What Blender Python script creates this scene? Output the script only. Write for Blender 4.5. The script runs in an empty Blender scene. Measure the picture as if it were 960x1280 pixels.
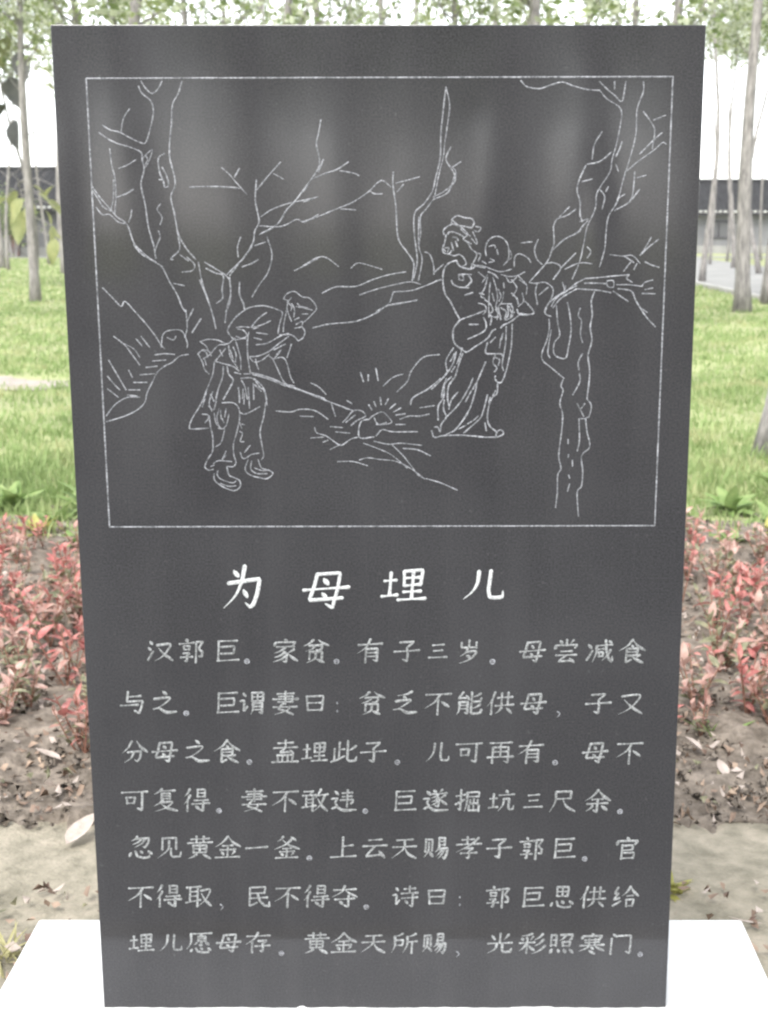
import bpy, bmesh, math, random
import numpy as np
from mathutils import Vector, Matrix
random.seed(7); RNG = np.random.default_rng(7)
S = bpy.context.scene
C = S.collection

# ------------------------------------------------------------------ camera
GZ = 0.15                      # plinth top above ground
cam_d = bpy.data.cameras.new('camera'); cam = bpy.data.objects.new('camera', cam_d); C.objects.link(cam)
cam_d.sensor_fit = 'HORIZONTAL'; cam_d.sensor_width = 36.0
FPX, PX0 = 1691.4, 534.82          # focal length and optical axis, in image pixels of a 960 wide frame
cam_d.lens = 36.0 * FPX / 960.0; cam_d.shift_x = (480 - PX0)/960.0
cam_d.clip_start = 0.05; cam_d.clip_end = 2000
CAMP = np.array([0.0825, -2.3895, 1.5034 + GZ])
yaw, pitch, roll = -0.0004, 0.20971, 0.00044
def cam_axes():
    cy, sy, cp, sp = math.cos(yaw), math.sin(yaw), math.cos(pitch), math.sin(pitch)
    F = np.array([-sy*cp, cy*cp, -sp]); R = np.array([cy, sy, 0.0]); U = np.cross(R, F)
    cr, sr = math.cos(roll), math.sin(roll)
    return R*cr + U*sr, -R*sr + U*cr, F
AR, AU, AF = cam_axes()
cam.matrix_world = Matrix(((AR[0], AU[0], -AF[0], CAMP[0]), (AR[1], AU[1], -AF[1], CAMP[1]),
                           (AR[2], AU[2], -AF[2], CAMP[2]), (0, 0, 0, 1)))
cam_d.dof.use_dof = True; cam_d.dof.focus_distance = 2.45; cam_d.dof.aperture_fstop = 11.0
S.camera = cam

# ------------------------------------------------------------------ world, sun, exposure
SUN_EL, SUN_AZ = math.radians(52), math.radians(200)     # azimuth measured from +Y, clockwise
w = bpy.data.worlds.new('World'); S.world = w; w.use_nodes = True
nt = w.node_tree; bg = nt.nodes['Background']
sky = nt.nodes.new('ShaderNodeTexSky'); sky.sky_type = 'NISHITA'; sky.sun_disc = False
sky.sun_elevation = SUN_EL; sky.sun_rotation = SUN_AZ; sky.air_density = 1.0; sky.dust_density = 1.2; sky.ozone_density = 1.0
hs = nt.nodes.new('ShaderNodeHueSaturation'); hs.inputs['Saturation'].default_value = 0.2
nt.links.new(sky.outputs[0], hs.inputs['Color']); nt.links.new(hs.outputs[0], bg.inputs['Color'])
bg.inputs['Strength'].default_value = 0.15
sd = bpy.data.lights.new('sun', 'SUN'); sd.energy = 1.3; sd.angle = math.radians(25); sd.color = (1, .97, .93)
sun = bpy.data.objects.new('sun', sd); C.objects.link(sun)
dv = Vector((math.sin(SUN_AZ)*math.cos(SUN_EL), math.cos(SUN_AZ)*math.cos(SUN_EL), math.sin(SUN_EL)))
sun.rotation_euler = dv.to_track_quat('Z', 'Y').to_euler()
S.view_settings.view_transform = 'Standard'; S.view_settings.look = 'None'
S.view_settings.gamma = 1.0; S.view_settings.exposure = 1.92
S.cycles.filter_width = 2.4

# ------------------------------------------------------------------ material helpers
def mat(name, c1, c2=None, scale=5.0, rough=0.85, detail=6.0, bump=0.0, bscale=None, spec=0.4, c3=None, stretch=None,
        trans=None, ramp=(0.35, 0.65), bdist=0.01, coat=0.0):
    m = bpy.data.materials.new(name); m.use_nodes = True
    t = m.node_tree; b = t.nodes['Principled BSDF']
    b.inputs['Roughness'].default_value = rough
    b.inputs['Specular IOR Level'].default_value = spec
    if coat: b.inputs['Coat Weight'].default_value = coat
    tc = t.nodes.new('ShaderNodeTexCoord'); src = tc.outputs['Object']
    if stretch:
        mp = t.nodes.new('ShaderNodeMapping'); mp.inputs['Scale'].default_value = stretch
        t.links.new(src, mp.inputs[0]); src = mp.outputs[0]
    if c2 is None:
        b.inputs['Base Color'].default_value = (*c1, 1)
    else:
        n = t.nodes.new('ShaderNodeTexNoise'); n.inputs['Scale'].default_value = scale; n.inputs['Detail'].default_value = detail
        n.inputs['Roughness'].default_value = .65
        t.links.new(src, n.inputs['Vector'])
        r = t.nodes.new('ShaderNodeValToRGB'); r.color_ramp.elements[0].position = ramp[0]; r.color_ramp.elements[1].position = ramp[1]
        r.color_ramp.elements[0].color = (*c1, 1); r.color_ramp.elements[1].color = (*c2, 1)
        if c3:
            e = r.color_ramp.elements.new((ramp[0]+ramp[1])/2); e.color = (*c3, 1)
        t.links.new(n.outputs['Fac'], r.inputs[0]); t.links.new(r.outputs[0], b.inputs['Base Color'])
    if bump:
        n2 = t.nodes.new('ShaderNodeTexNoise'); n2.inputs['Scale'].default_value = bscale or scale*3; n2.inputs['Detail'].default_value = 8
        t.links.new(src, n2.inputs['Vector'])
        bp = t.nodes.new('ShaderNodeBump'); bp.inputs['Strength'].default_value = bump; bp.inputs['Distance'].default_value = bdist
        t.links.new(n2.outputs['Fac'], bp.inputs['Height']); t.links.new(bp.outputs[0], b.inputs['Normal'])
    if trans:
        tr = t.nodes.new('ShaderNodeBsdfTranslucent'); mx = t.nodes.new('ShaderNodeMixShader'); mx.inputs[0].default_value = trans
        out = t.nodes['Material Output']
        if c2 is None: tr.inputs[0].default_value = (*c1, 1)
        else: t.links.new(r.outputs[0], tr.inputs[0])
        t.links.new(b.outputs[0], mx.inputs[1]); t.links.new(tr.outputs[0], mx.inputs[2]); t.links.new(mx.outputs[0], out.inputs[0])
    return m

M = {}
def granite():
    m = mat('granite', (.025, .0245, .0265), (.047, .046, .0495), scale=300, rough=.24, detail=3, spec=.5)
    t = m.node_tree; b = t.nodes['Principled BSDF']; tc = [n for n in t.nodes if n.type == 'TEX_COORD'][0]
    # dusty film: large soft smears change the gloss and lift the colour slightly
    n = t.nodes.new('ShaderNodeTexNoise'); n.inputs['Scale'].default_value = 3.0; n.inputs['Detail'].default_value = 5
    mp = t.nodes.new('ShaderNodeMapping'); mp.inputs['Scale'].default_value = (1.6, 1, .7)
    t.links.new(tc.outputs['Object'], mp.inputs[0]); t.links.new(mp.outputs[0], n.inputs['Vector'])
    mr = t.nodes.new('ShaderNodeMapRange'); mr.inputs['From Min'].default_value = .3; mr.inputs['From Max'].default_value = .7
    mr.inputs['To Min'].default_value = .05; mr.inputs['To Max'].default_value = .13
    t.links.new(n.outputs['Fac'], mr.inputs[0]); t.links.new(mr.outputs[0], b.inputs['Roughness'])
    # thin dust film and old rain streaks running down the face
    def layer(scale3, sc, lo, hi, amt):
        p = t.nodes.new('ShaderNodeMapping'); p.inputs['Scale'].default_value = scale3; t.links.new(tc.outputs['Object'], p.inputs[0])
        q = t.nodes.new('ShaderNodeTexNoise'); q.inputs['Scale'].default_value = sc; q.inputs['Detail'].default_value = 6; t.links.new(p.outputs[0], q.inputs['Vector'])
        r_ = t.nodes.new('ShaderNodeMapRange'); r_.inputs['From Min'].default_value = lo; r_.inputs['From Max'].default_value = hi
        r_.inputs['To Min'].default_value = 0; r_.inputs['To Max'].default_value = amt; t.links.new(q.outputs['Fac'], r_.inputs[0]); return r_.outputs[0]
    old = b.inputs['Base Color'].links[0].from_socket
    for sk in (layer((9, 9, .5), 1.5, .45, .75, .045), layer((1, 1, 1), 3.5, .42, .75, .07), layer((1, 1, 1), 90, .64, .76, .16)):
        mx = t.nodes.new('ShaderNodeMix'); mx.data_type = 'RGBA'; mx.inputs[7].default_value = (.19, .188, .195, 1)
        t.links.new(sk, mx.inputs[0]); t.links.new(old, mx.inputs[6]); old = mx.outputs[2]
    t.links.new(old, b.inputs['Base Color'])
    return m
M['granite'] = granite()
M['groove'] = mat('chiselled_line', (.14, .145, .155), (.4, .405, .43), scale=230, rough=.95, detail=3, ramp=(.4, .58))
M['letter'] = mat('chiselled_letter', (.16, .165, .165), (.42, .43, .43), scale=260, rough=.95, detail=4, ramp=(.4, .6))
def worn(m, sc, lo):
    t = m.node_tree; b = t.nodes['Principled BSDF']; tc = [n for n in t.nodes if n.type == 'TEX_COORD'][0]
    q = t.nodes.new('ShaderNodeTexNoise'); q.inputs['Scale'].default_value = sc; q.inputs['Detail'].default_value = 5; q.inputs['Roughness'].default_value = .7; t.links.new(tc.outputs['Object'], q.inputs['Vector'])
    r_ = t.nodes.new('ShaderNodeMapRange'); r_.inputs['From Min'].default_value = .4; r_.inputs['From Max'].default_value = .62; r_.inputs['To Min'].default_value = lo; r_.inputs['To Max'].default_value = 1.1; t.links.new(q.outputs['Fac'], r_.inputs[0])
    mx = t.nodes.new('ShaderNodeVectorMath'); mx.operation = 'SCALE'; t.links.new(b.inputs['Base Color'].links[0].from_socket, mx.inputs[0]); t.links.new(r_.outputs[0], mx.inputs['Scale'])
    t.links.new(mx.outputs[0], b.inputs['Base Color'])
worn(M['groove'], 32, .62); worn(M['letter'], 38, .66)
M['title'] = mat('chiselled_title', (.34, .345, .345), (.62, .63, .63), scale=180, rough=.95, detail=3, ramp=(.35, .55))
M['marble'] = mat('white_marble', (.6, .6, .595), (.74, .74, .735), scale=7, rough=.55, detail=10, bump=.12, bscale=40)
M['mortar'] = mat('white_mortar', (.7, .7, .68), (.82, .82, .8), scale=60, rough=.95, bump=.5)
M['ground'] = mat('ground', (.24, .25, .13), (.3, .33, .15), scale=.9, rough=1, detail=10, bump=.4, c3=(.27, .29, .14), bscale=30, bdist=.02)
M['soil'] = mat('soil', (.09, .073, .056), (.25, .21, .17), scale=16, rough=1, detail=14, bump=.8, bscale=45, bdist=.015, c3=(.16, .134, .108))
M['dirt'] = mat('packed_dirt', (.17, .155, .115), (.34, .3, .235), scale=11, rough=1, detail=15, bump=.8, bscale=70, bdist=.01, c3=(.26, .235, .18))
M['sand'] = mat('sand', (.24, .21, .18), (.34, .3, .27), scale=4, rough=1, detail=8, bump=.4)
M['concrete'] = mat('concrete', (.2, .2, .19), (.27, .265, .25), scale=.8, rough=.95, detail=9, bump=.2)
M['kerb'] = mat('kerb_stone', (.3, .29, .27), (.38, .37, .35), scale=4, rough=.9)
M['grass'] = mat('grass', (.15, .22, .07), (.38, .38, .2), scale=1.6, rough=.7, detail=12, c3=(.25, .33, .13), trans=.35)
M['leaf'] = mat('leaf', (.12, .17, .06), (.34, .38, .17), scale=1.7, rough=.6, detail=6, c3=(.2, .25, .1), trans=.45)
M['leafpale'] = mat('pale_leaf', (.32, .36, .24), (.55, .57, .44), scale=2.2, rough=.6, trans=.45)
M['bark'] = mat('bark', (.12, .112, .108), (.32, .3, .285), scale=6, rough=.95, detail=10, bump=.7, bscale=25, stretch=(3, 3, .6), bdist=.02, c3=(.22, .205, .195))
M['red'] = mat('red_leaf', (.3, .08, .075), (.5, .27, .23), scale=25, rough=.35, trans=.25, detail=3, c3=(.42, .16, .14))
M['pink'] = mat('pink_leaf', (.36, .18, .15), (.52, .38, .32), scale=25, rough=.35, trans=.3, detail=3)
M['olive'] = mat('olive_leaf', (.12, .13, .07), (.33, .31, .2), scale=22, rough=.4, trans=.3, detail=3)
M['stem'] = mat('red_stem', (.2, .08, .06), (.3, .18, .12), scale=30, rough=.8)
M['weed'] = mat('weed_leaf', (.15, .24, .07), (.32, .4, .16), scale=12, rough=.5, trans=.35)
M['yellow'] = mat('yellow_leaf', (.34, .33, .08), (.5, .48, .2), scale=12, rough=.5, trans=.35)
M['straw'] = mat('straw', (.3, .28, .12), (.46, .43, .25), scale=20, rough=.7, trans=.2)
M['bigleaf'] = mat('big_leaf', (.2, .23, .09), (.42, .41, .2), scale=3, rough=.5, trans=.4)
M['backlit'] = mat('backlit_leaf', (.05, .052, .05), (.1, .1, .09), scale=4, rough=.6, trans=.2)  # big leaf seen against the sky, its backlit shade painted in as dark colour
M['dry'] = mat('dry_leaf', (.36, .3, .26), (.52, .45, .4), scale=40, rough=.7, trans=.15)
M['litter'] = mat('litter_leaf', (.1, .06, .045), (.36, .27, .2), scale=9, rough=.8, detail=2)
M['rooftile'] = mat('roof_tile', (.012, .012, .013), (.03, .03, .031), scale=2.5, rough=.95, detail=6, spec=.2)
M['plaster'] = mat('plaster', (.09, .09, .093), (.13, .13, .132), scale=.7, rough=.9)
M['paleplaster'] = mat('pale_plaster', (.11, .11, .117), (.16, .16, .165), scale=.7, rough=.9)
M['brick'] = mat('red_brick', (.13, .06, .05), (.18, .09, .08), scale=6, rough=.9)
M['whitewash'] = mat('whitewash', (.4, .4, .38), (.5, .5, .48), scale=3, rough=.9)
M['woodframe'] = mat('window_wood', (.025, .022, .03), (.04, .036, .04), scale=4, rough=.7)
M['pane'] = mat('glass_pane', (.07, .07, .075), None, rough=.25, spec=.5)

# ------------------------------------------------------------------ object helpers
def tag(o, label=None, cat=None, group=None, kind=None):
    if label: o['label'] = label
    if cat: o['category'] = cat
    if group: o['group'] = group
    if kind: o['kind'] = kind
    return o
def mesh(name, verts, faces, m, smooth=False):
    me = bpy.data.meshes.new(name)
    me.from_pydata([tuple(v) for v in verts], [], faces)
    for x in (m if isinstance(m, (list, tuple)) else [m]): me.materials.append(x)
    if smooth: me.polygons.foreach_set('use_smooth', [True]*len(me.polygons))
    me.update(); return me
def nmesh(name, V, Fc, m, mi=None):
    """V (n,3), Fc (k,3) or (k,4) numpy"""
    me = bpy.data.meshes.new(name); k = Fc.shape[1]
    me.vertices.add(len(V)); me.vertices.foreach_set('co', np.asarray(V, np.float32).ravel())
    me.loops.add(Fc.size); me.loops.foreach_set('vertex_index', Fc.astype(np.int32).ravel())
    me.polygons.add(len(Fc)); me.polygons.foreach_set('loop_start', np.arange(0, Fc.size, k, dtype=np.int32))
    for x in (m if isinstance(m, (list, tuple)) else [m]): me.materials.append(x)
    if mi is not None: me.polygons.foreach_set('material_index', np.asarray(mi, np.int32))
    me.update(calc_edges=True); me.validate(); return me
def link(name, me, parent=None, loc=(0, 0, 0), rz=0):
    o = bpy.data.objects.new(name, me); C.objects.link(o); o.location = loc; o.rotation_euler = (0, 0, rz)
    if parent: o.parent = parent
    return o
def empty(name, loc, label, cat, group=None, rz=0):
    o = bpy.data.objects.new(name, None); C.objects.link(o); o.location = loc; o.rotation_euler = (0, 0, rz)
    o.empty_display_size = .1
    return tag(o, label, cat, group)
class MB:
    def __init__(s): s.v = []; s.f = []
    def box(s, x0, x1, y0, y1, z0, z1):
        b = len(s.v)
        s.v += [(x0,y0,z0),(x1,y0,z0),(x1,y1,z0),(x0,y1,z0),(x0,y0,z1),(x1,y0,z1),(x1,y1,z1),(x0,y1,z1)]
        s.f += [tuple(b+i for i in q) for q in ((0,3,2,1),(4,5,6,7),(0,1,5,4),(1,2,6,5),(2,3,7,6),(3,0,4,7))]
    def tube(s, pts, rad, n=8, cap=True):
        b = len(s.v); k = len(pts)
        for i, p in enumerate(pts):
            p = Vector(p); d = (Vector(pts[min(i+1, k-1)]) - Vector(pts[max(i-1, 0)])).normalized()
            a = d.orthogonal() if abs(d.z) < .9 else Vector((1, 0, 0)); a = (a - d*a.dot(d)).normalized(); c = d.cross(a)
            for j in range(n):
                t = 2*math.pi*j/n; s.v.append(tuple(p + (a*math.cos(t) + c*math.sin(t))*rad[i]))
        for i in range(k-1):
            for j in range(n):
                s.f.append((b+i*n+j, b+i*n+(j+1) % n, b+(i+1)*n+(j+1) % n, b+(i+1)*n+j))
        if cap: s.f.append(tuple(b+(k-1)*n+j for j in range(n))); s.f.append(tuple(b+j for j in range(n))[::-1])
    def me(s, name, m, smooth=False): return mesh(name, s.v, s.f, m, smooth)
def bevelled(name, b, m, w, parent=None, seg=2, **k):
    me = b.me(name, m); bm = bmesh.new(); bm.from_mesh(me)
    bmesh.ops.bevel(bm, geom=bm.edges[:], offset=w, segments=seg, affect='EDGES', profile=.5)
    bm.to_mesh(me); bm.free(); me.update(); return link(name, me, parent, **k)

# ------------------------------------------------------------------ ground and paths
def sheet(name, x0, x1, y0, y1, z, m, nx=2, ny=2, amp=0.0, sc=1.0, edge=0.0, seed=0):
    xs = np.linspace(x0, x1, nx); ys = np.linspace(y0, y1, ny); X, Y = np.meshgrid(xs, ys)
    r = np.random.default_rng(seed); Z = np.full_like(X, z)
    if amp:
        for k in range(14):
            a = r.uniform(0, 6.28); f = sc*r.uniform(.6, 3.5); Z += amp/4*np.sin(f*(X*math.cos(a)+Y*math.sin(a))*6.28 + r.uniform(0, 6.28))
        Z += r.normal(0, amp*.22, X.shape)
        Z = np.maximum(Z, z - amp*.2)
    if edge:
        X = X.copy(); Y = Y.copy()
        for i in (0, -1):
            Y[i] += r.normal(0, edge, nx); Z[i] = -.01
        for j in (0, -1):
            X[:, j] += r.normal(0, edge, ny); Z[:, j] = -.01
    V = np.stack([X, Y, Z], -1).reshape(-1, 3)
    i = np.arange(ny-1)[:, None]*nx + np.arange(nx-1)[None]; Fc = np.stack([i, i+1, i+nx+1, i+nx], -1).reshape(-1, 4)
    return tag(link(name, nmesh(name, V, Fc, m)), kind='structure')
sheet('ground', -400, 400, -300, 700, 0, M['ground'])
sheet('dirt_path', -6, 6, -.6, 1.2, .012, M['dirt'], 200, 60, .007, 1.2, .03, 3)
sheet('planting_bed', -6, 6, 1.12, 5.1, .02, M['soil'], 520, 190, .028, 1.1, .05, 4)
sheet('forecourt', -14, 14, -40, -.55, .008, M['concrete'])
def blob(name, cx, cy, rx, ry, z, m, seed):
    r = random.Random(seed); V = [(cx, cy, z)]; n = 60; ph = [r.uniform(0, 6.28) for _ in range(5)]
    for i in range(n):
        a = 6.283*i/n; q = 1 + .16*math.sin(2*a+ph[0]) + .12*math.sin(3*a+ph[1]) + .08*math.sin(7*a+ph[2]) + .06*math.sin(13*a+ph[3])
        V.append((cx+rx*q*math.cos(a), cy+ry*q*math.sin(a), z))
    return tag(link(name, mesh(name, V, [(0, 1+i, 1+(i+1) % n) for i in range(n)], m)), kind='structure')
blob('bare_patch', -5.0, 11.9, 1.25, .75, .012, M['sand'], 9)
sheet('village_road', 7.56, 13.5, 18, 66, .01, M['concrete'])
sheet('village_lane', -60, 80, 66, 69.3, .014, M['concrete'])
def kerb(x, y0, y1):
    e = empty('road_kerb', (0, 0, 0), 'low pale kerb along the grass edge of the village road', 'kerb')
    y = y0; k = 0
    while y < y1:
        m_ = MB(); m_.box(x, x+.14, y, y+.96, -.02, .11+.004*((k*7) % 3)); bevelled('kerb_stone', m_, M['kerb'], .01, e, 1); y += .98; k += 1
kerb(7.4, 18, 66)
# ------------------------------------------------------------------ plinth and stele
pl = MB(); pl.box(-.776, .778, -.27, .35, -.05, GZ)
plinth = bevelled('plinth', pl, M['marble'], .006)
tag(plinth, 'low bright white stone plinth under the black inscribed slab', 'plinth')
HS, WS, TS = 1.8301, 1.1, .11
stele = empty('memorial_stele', (0, 0, GZ), 'upright black granite slab engraved with a picture and Chinese text', 'stele')
sb = MB(); sb.box(-WS/2, WS/2, 0, TS, -.03, HS)
slab = bevelled('stone_slab', sb, M['granite'], .0012, stele, 2)
# mortar bead where the slab meets the plinth
mo = []; fo = []
n = 160
for i in range(n+1):
    x = -WS/2 - .004 + (WS+.008)*i/n
    h = .0016 + .0007*math.sin(i*.21) + .0004*math.sin(i*1.1+2) + random.uniform(0, .0004)
    if .345 < i/n < .357: h += .004
    if .72 < i/n < .80: h += .0018
    mo += [(x, -.012-h*.6, .0006), (x, -.004, h*.8+.001), (x, .004, max(h, .001)+.001)]
for i in range(n):
    for j in range(2): fo.append((3*i+j, 3*i+3+j, 3*i+4+j, 3*i+1+j))
link('mortar_bead', mesh('mortar_bead', mo, fo, M['mortar']), stele)

# ---- drawing plane: image pixel coordinates (u right, v down) to metres on the face
def homog():
    src = [(130, 1262), (832, 1260), (63, 30), (883, 32)]
    dst = [(-WS/2, 0), (WS/2, 0), (-WS/2, HS), (WS/2, HS)]
    A = []; B = []
    for (u, v), (x, y) in zip(src, dst):
        A.append([u, v, 1, 0, 0, 0, -u*x, -v*x]); B.append(x)
        A.append([0, 0, 0, u, v, 1, -u*y, -v*y]); B.append(y)
    h = np.linalg.solve(np.array(A, float), np.array(B, float)); return np.append(h, 1).reshape(3, 3)
HM = homog()
def face(u, v):
    q = HM @ np.array([u, v, 1.0]); return q[0]/q[2], q[1]/q[2]
def smooth_line(P, sub=5):
    P = [np.array(p, float) for p in P]
    if len(P) < 3: 
        return [P[0] + (P[-1]-P[0])*t for t in np.linspace(0, 1, 4)]
    Q = [2*P[0]-P[1]] + P + [2*P[-1]-P[-2]]; out = []
    for i in range(1, len(Q)-2):
        p0, p1, p2, p3 = Q[i-1:i+3]
        for k in range(sub):
            t = k/sub
            out.append(.5*((2*p1) + (-p0+p2)*t + (2*p0-5*p1+4*p2-p3)*t*t + (-p0+3*p1-3*p2+p3)*t**3))
    out.append(P[-1]); return out
class Cut:
    """chiselled lines collected into one mesh on the slab face"""
    def __init__(s): s.v = []; s.f = []; s.k = 0
    def line(s, P, wid, prof=None, depth=.0007):
        n = len(P); b = len(s.v); s.k += 1; dz = .00001*(s.k % 23)
        for i, p in enumerate(P):
            d = P[min(i+1, n-1)] - P[max(i-1, 0)]; L = np.hypot(*d) or 1; nx, nz = -d[1]/L, d[0]/L
            t = i/(n-1); wi = wid*(prof(t) if prof else 1)/2
            s.v += [(p[0]+nx*wi, .0003, p[1]+nz*wi), (p[0], -depth*(.35+.65*min(1, wi*2/wid))-dz, p[1]), (p[0]-nx*wi, .0003, p[1]-nz*wi)]
            if i in (0, n-1):      # rounded tip
                sg = -1 if i == 0 else 1; e = d/L*wi*.8*sg
                s.v.append((p[0]+e[0], .0003, p[1]+e[1]))
            
        # index map
        idx = []; c = b
        for i in range(n):
            idx.append(c); c += 4 if i in (0, n-1) else 3
        for i in range(n-1):
            a, q = idx[i], idx[i+1]
            s.f += [(a, q, q+1, a+1), (a+1, q+1, q+2, a+2)]
        a = idx[0]; s.f += [(a, a+1, a+3), (a+1, a+2, a+3)]
        a = idx[-1]; s.f += [(a, a+3, a+1), (a+1, a+3, a+2)]
    def build(s, name, m, parent, label=None):
        o = link(name, mesh(name, s.v, s.f, m), parent)
        if label: o['label'] = label
        return o
REG = {'A': (100, 90, 3.2), 'B': (380, 90, 3.2), 'C': (600, 90, 3.2), 'D': (100, 350, 3.2), 'E': (330, 350, 3.0), 'F': (600, 350, 3.692),
       'G': (540, 260, 6.0), 'H': (540, 380, 6.0), 'I': (230, 355, 5.333), 'J': (230, 470, 5.647), 'K': (330, 450, 3.84), 'L': (660, 290, 5.053)}
def pic(name, label, parts, wid=.0034, parent=None):
    c = Cut(); r = random.Random(len(parts))
    for reg, txt in parts:
        ox, oy, sc = REG[reg]
        for ln in txt.split(';'):
            P = [tuple(float(a) for a in q.split(',')) for q in ln.split()]
            if len(P) < 2: continue
            Q = [np.array(face(ox+x/sc, oy+y/sc)) for x, y in P]
            Q = smooth_line(Q, 4)
            ph = r.uniform(0, 6); wd = wid*r.uniform(.85, 1.1)
            nn = len(Q)
            c.line(Q, wd, lambda t: .92+.14*math.sin(ph+t*nn*1.3))
    return c.build(name, M['groove'], parent or stele, label)
# border line of the picture
bc = Cut(); pts = [(108, 97.5), (841.5, 96.5), (818.5, 657), (137, 659)]
for i in range(4):
    a = np.array(face(*pts[i])); b_ = np.array(face(*pts[(i+1) % 4])); bc.line([a+(b_-a)*t for t in np.linspace(0, 1, 40)], .0038, lambda t: .95+.1*math.sin(t*70))
bc.build('picture_border', M['groove'], stele)
pic('carved_old_tree', None, [('A', '''245,35 265,65 290,85 315,65 330,35;235,55 250,85 285,115 295,160 285,215 265,280 240,280 200,262 160,240 120,230 90,210;
165,240 175,185 200,145;75,240 110,265 150,285 200,300 245,320 250,350 258,390 245,450 262,530 275,620 295,690 305,745;250,345 290,310 275,360 258,385;
265,335 272,350 262,370;120,305 128,370 140,420 145,490 140,570;155,385 190,372 225,350;150,500 185,487 215,468;
45,450 80,500 120,545 150,580 190,610 215,680 250,720 300,760 330,780 360,840 390,890 410,940 425,960;50,470 75,510 95,540 125,555;
65,540 90,570 120,570 155,600 185,605;125,550 135,500 135,430;195,600 205,575 208,550;215,690 250,730 305,760;
410,35 395,85 372,130 368,200 360,290 362,350 378,410 382,455 365,500 380,570 392,640 405,670 430,710 465,750;
340,325 315,345 320,400 335,435 340,460 355,455 350,420 330,380;318,430 335,430;325,525 310,550 330,580 322,610;315,635 322,660 310,690 300,720;
395,660 400,710 365,745 375,750;400,730 435,755;410,800 450,795 460,770 430,740;475,760 490,840 510,900 530,960;
500,760 540,785 580,810 600,830;505,785 545,805 575,815 570,870 572,905 548,925;600,820 605,890 598,930 585,960;
375,845 420,855;590,810 620,780 660,740 695,680 700,640 718,600 712,560 703,510 708,430;600,815 650,750 690,700;
710,470 760,410 805,360;775,405 815,428;568,382 600,410 625,440 670,490;620,420 640,385;440,460 510,458 600,460 640,465;
635,740 632,700 645,660;650,780 690,765 715,750;700,695 745,680;725,580 770,550 840,525 910,510 955,500;720,615 790,620 830,610 870,590 900,600 955,570;
720,650 790,610 830,550 860,520 905,460 945,405;640,840 640,890 655,925 660,950;750,660 770,730 755,800 720,850 690,900'''),
 ('D', '425,120 430,190 420,230;480,0 505,60 530,130 545,195;600,0 605,50 590,110 582,170;455,115 430,165;485,155 450,210'),
 ('B', '''0,480 30,430 65,370 52,290 60,250 70,190;30,430 90,405 135,390 180,360;145,395 200,405 222,415;60,400 80,350;
0,598 60,578 140,545 200,520 260,480 310,435 350,460;265,475 285,488 315,488;150,548 210,552;0,520 55,500''')], parent=stele)
pic('carved_hill', None, [('A', '860,795 900,775 955,745'), ('B', '''0,775 50,745 90,742 140,778;190,785 215,765 250,770 315,790;75,885 130,860 210,858 280,830 350,810 410,800;
225,892 290,870 370,850 430,840 470,850;360,880 430,875 490,855 550,830;360,880 340,930 290,958;340,935 400,925 455,912'''), ('E', '185,180 250,165 350,155 430,120 470,95 575,78')], .0031)
pic('carved_rock_bank', None, [('D', '''90,30 130,70 165,105 180,85 215,120 260,170 300,220 325,260 340,275;325,270 335,215 370,200 410,205 430,250 430,270;350,230 375,240 385,225;
135,225 180,260 210,300 240,340;165,250 215,275 240,310;225,235 250,265;245,225 280,270;115,320 150,380 185,440;110,385 140,420 160,440;110,435 155,470;
300,300 340,295 380,298;435,298 400,305 370,330 340,345 310,370 290,410 270,450 260,490 230,520 180,545 105,568;105,545 140,500 190,470 240,470;
240,380 300,375;215,410 270,410;195,440 240,440;265,350 310,345;290,325 345,320;190,460 230,465;195,360 210,390''')], .0031)
pic('carved_young_tree', None, [('B', '''360,400 358,450 370,540 375,640 385,680 410,715 440,760 440,800 435,835;370,445 410,435 465,420;375,480 400,450;
570,60 560,150 550,250 548,340 530,420 515,480 480,530 445,565 443,640 450,700 455,760 440,830;570,60 585,130 578,200 565,290 560,340 540,420 525,500;
590,300 570,350 600,400 605,440 560,480 520,500;605,440 610,400 595,380;590,385 630,360;520,510 580,480 610,400;525,505 490,550 468,580 470,640 462,700 475,750 460,835;
462,580 460,700;485,720 505,730 520,770 522,810;525,800 560,770''')])
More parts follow.
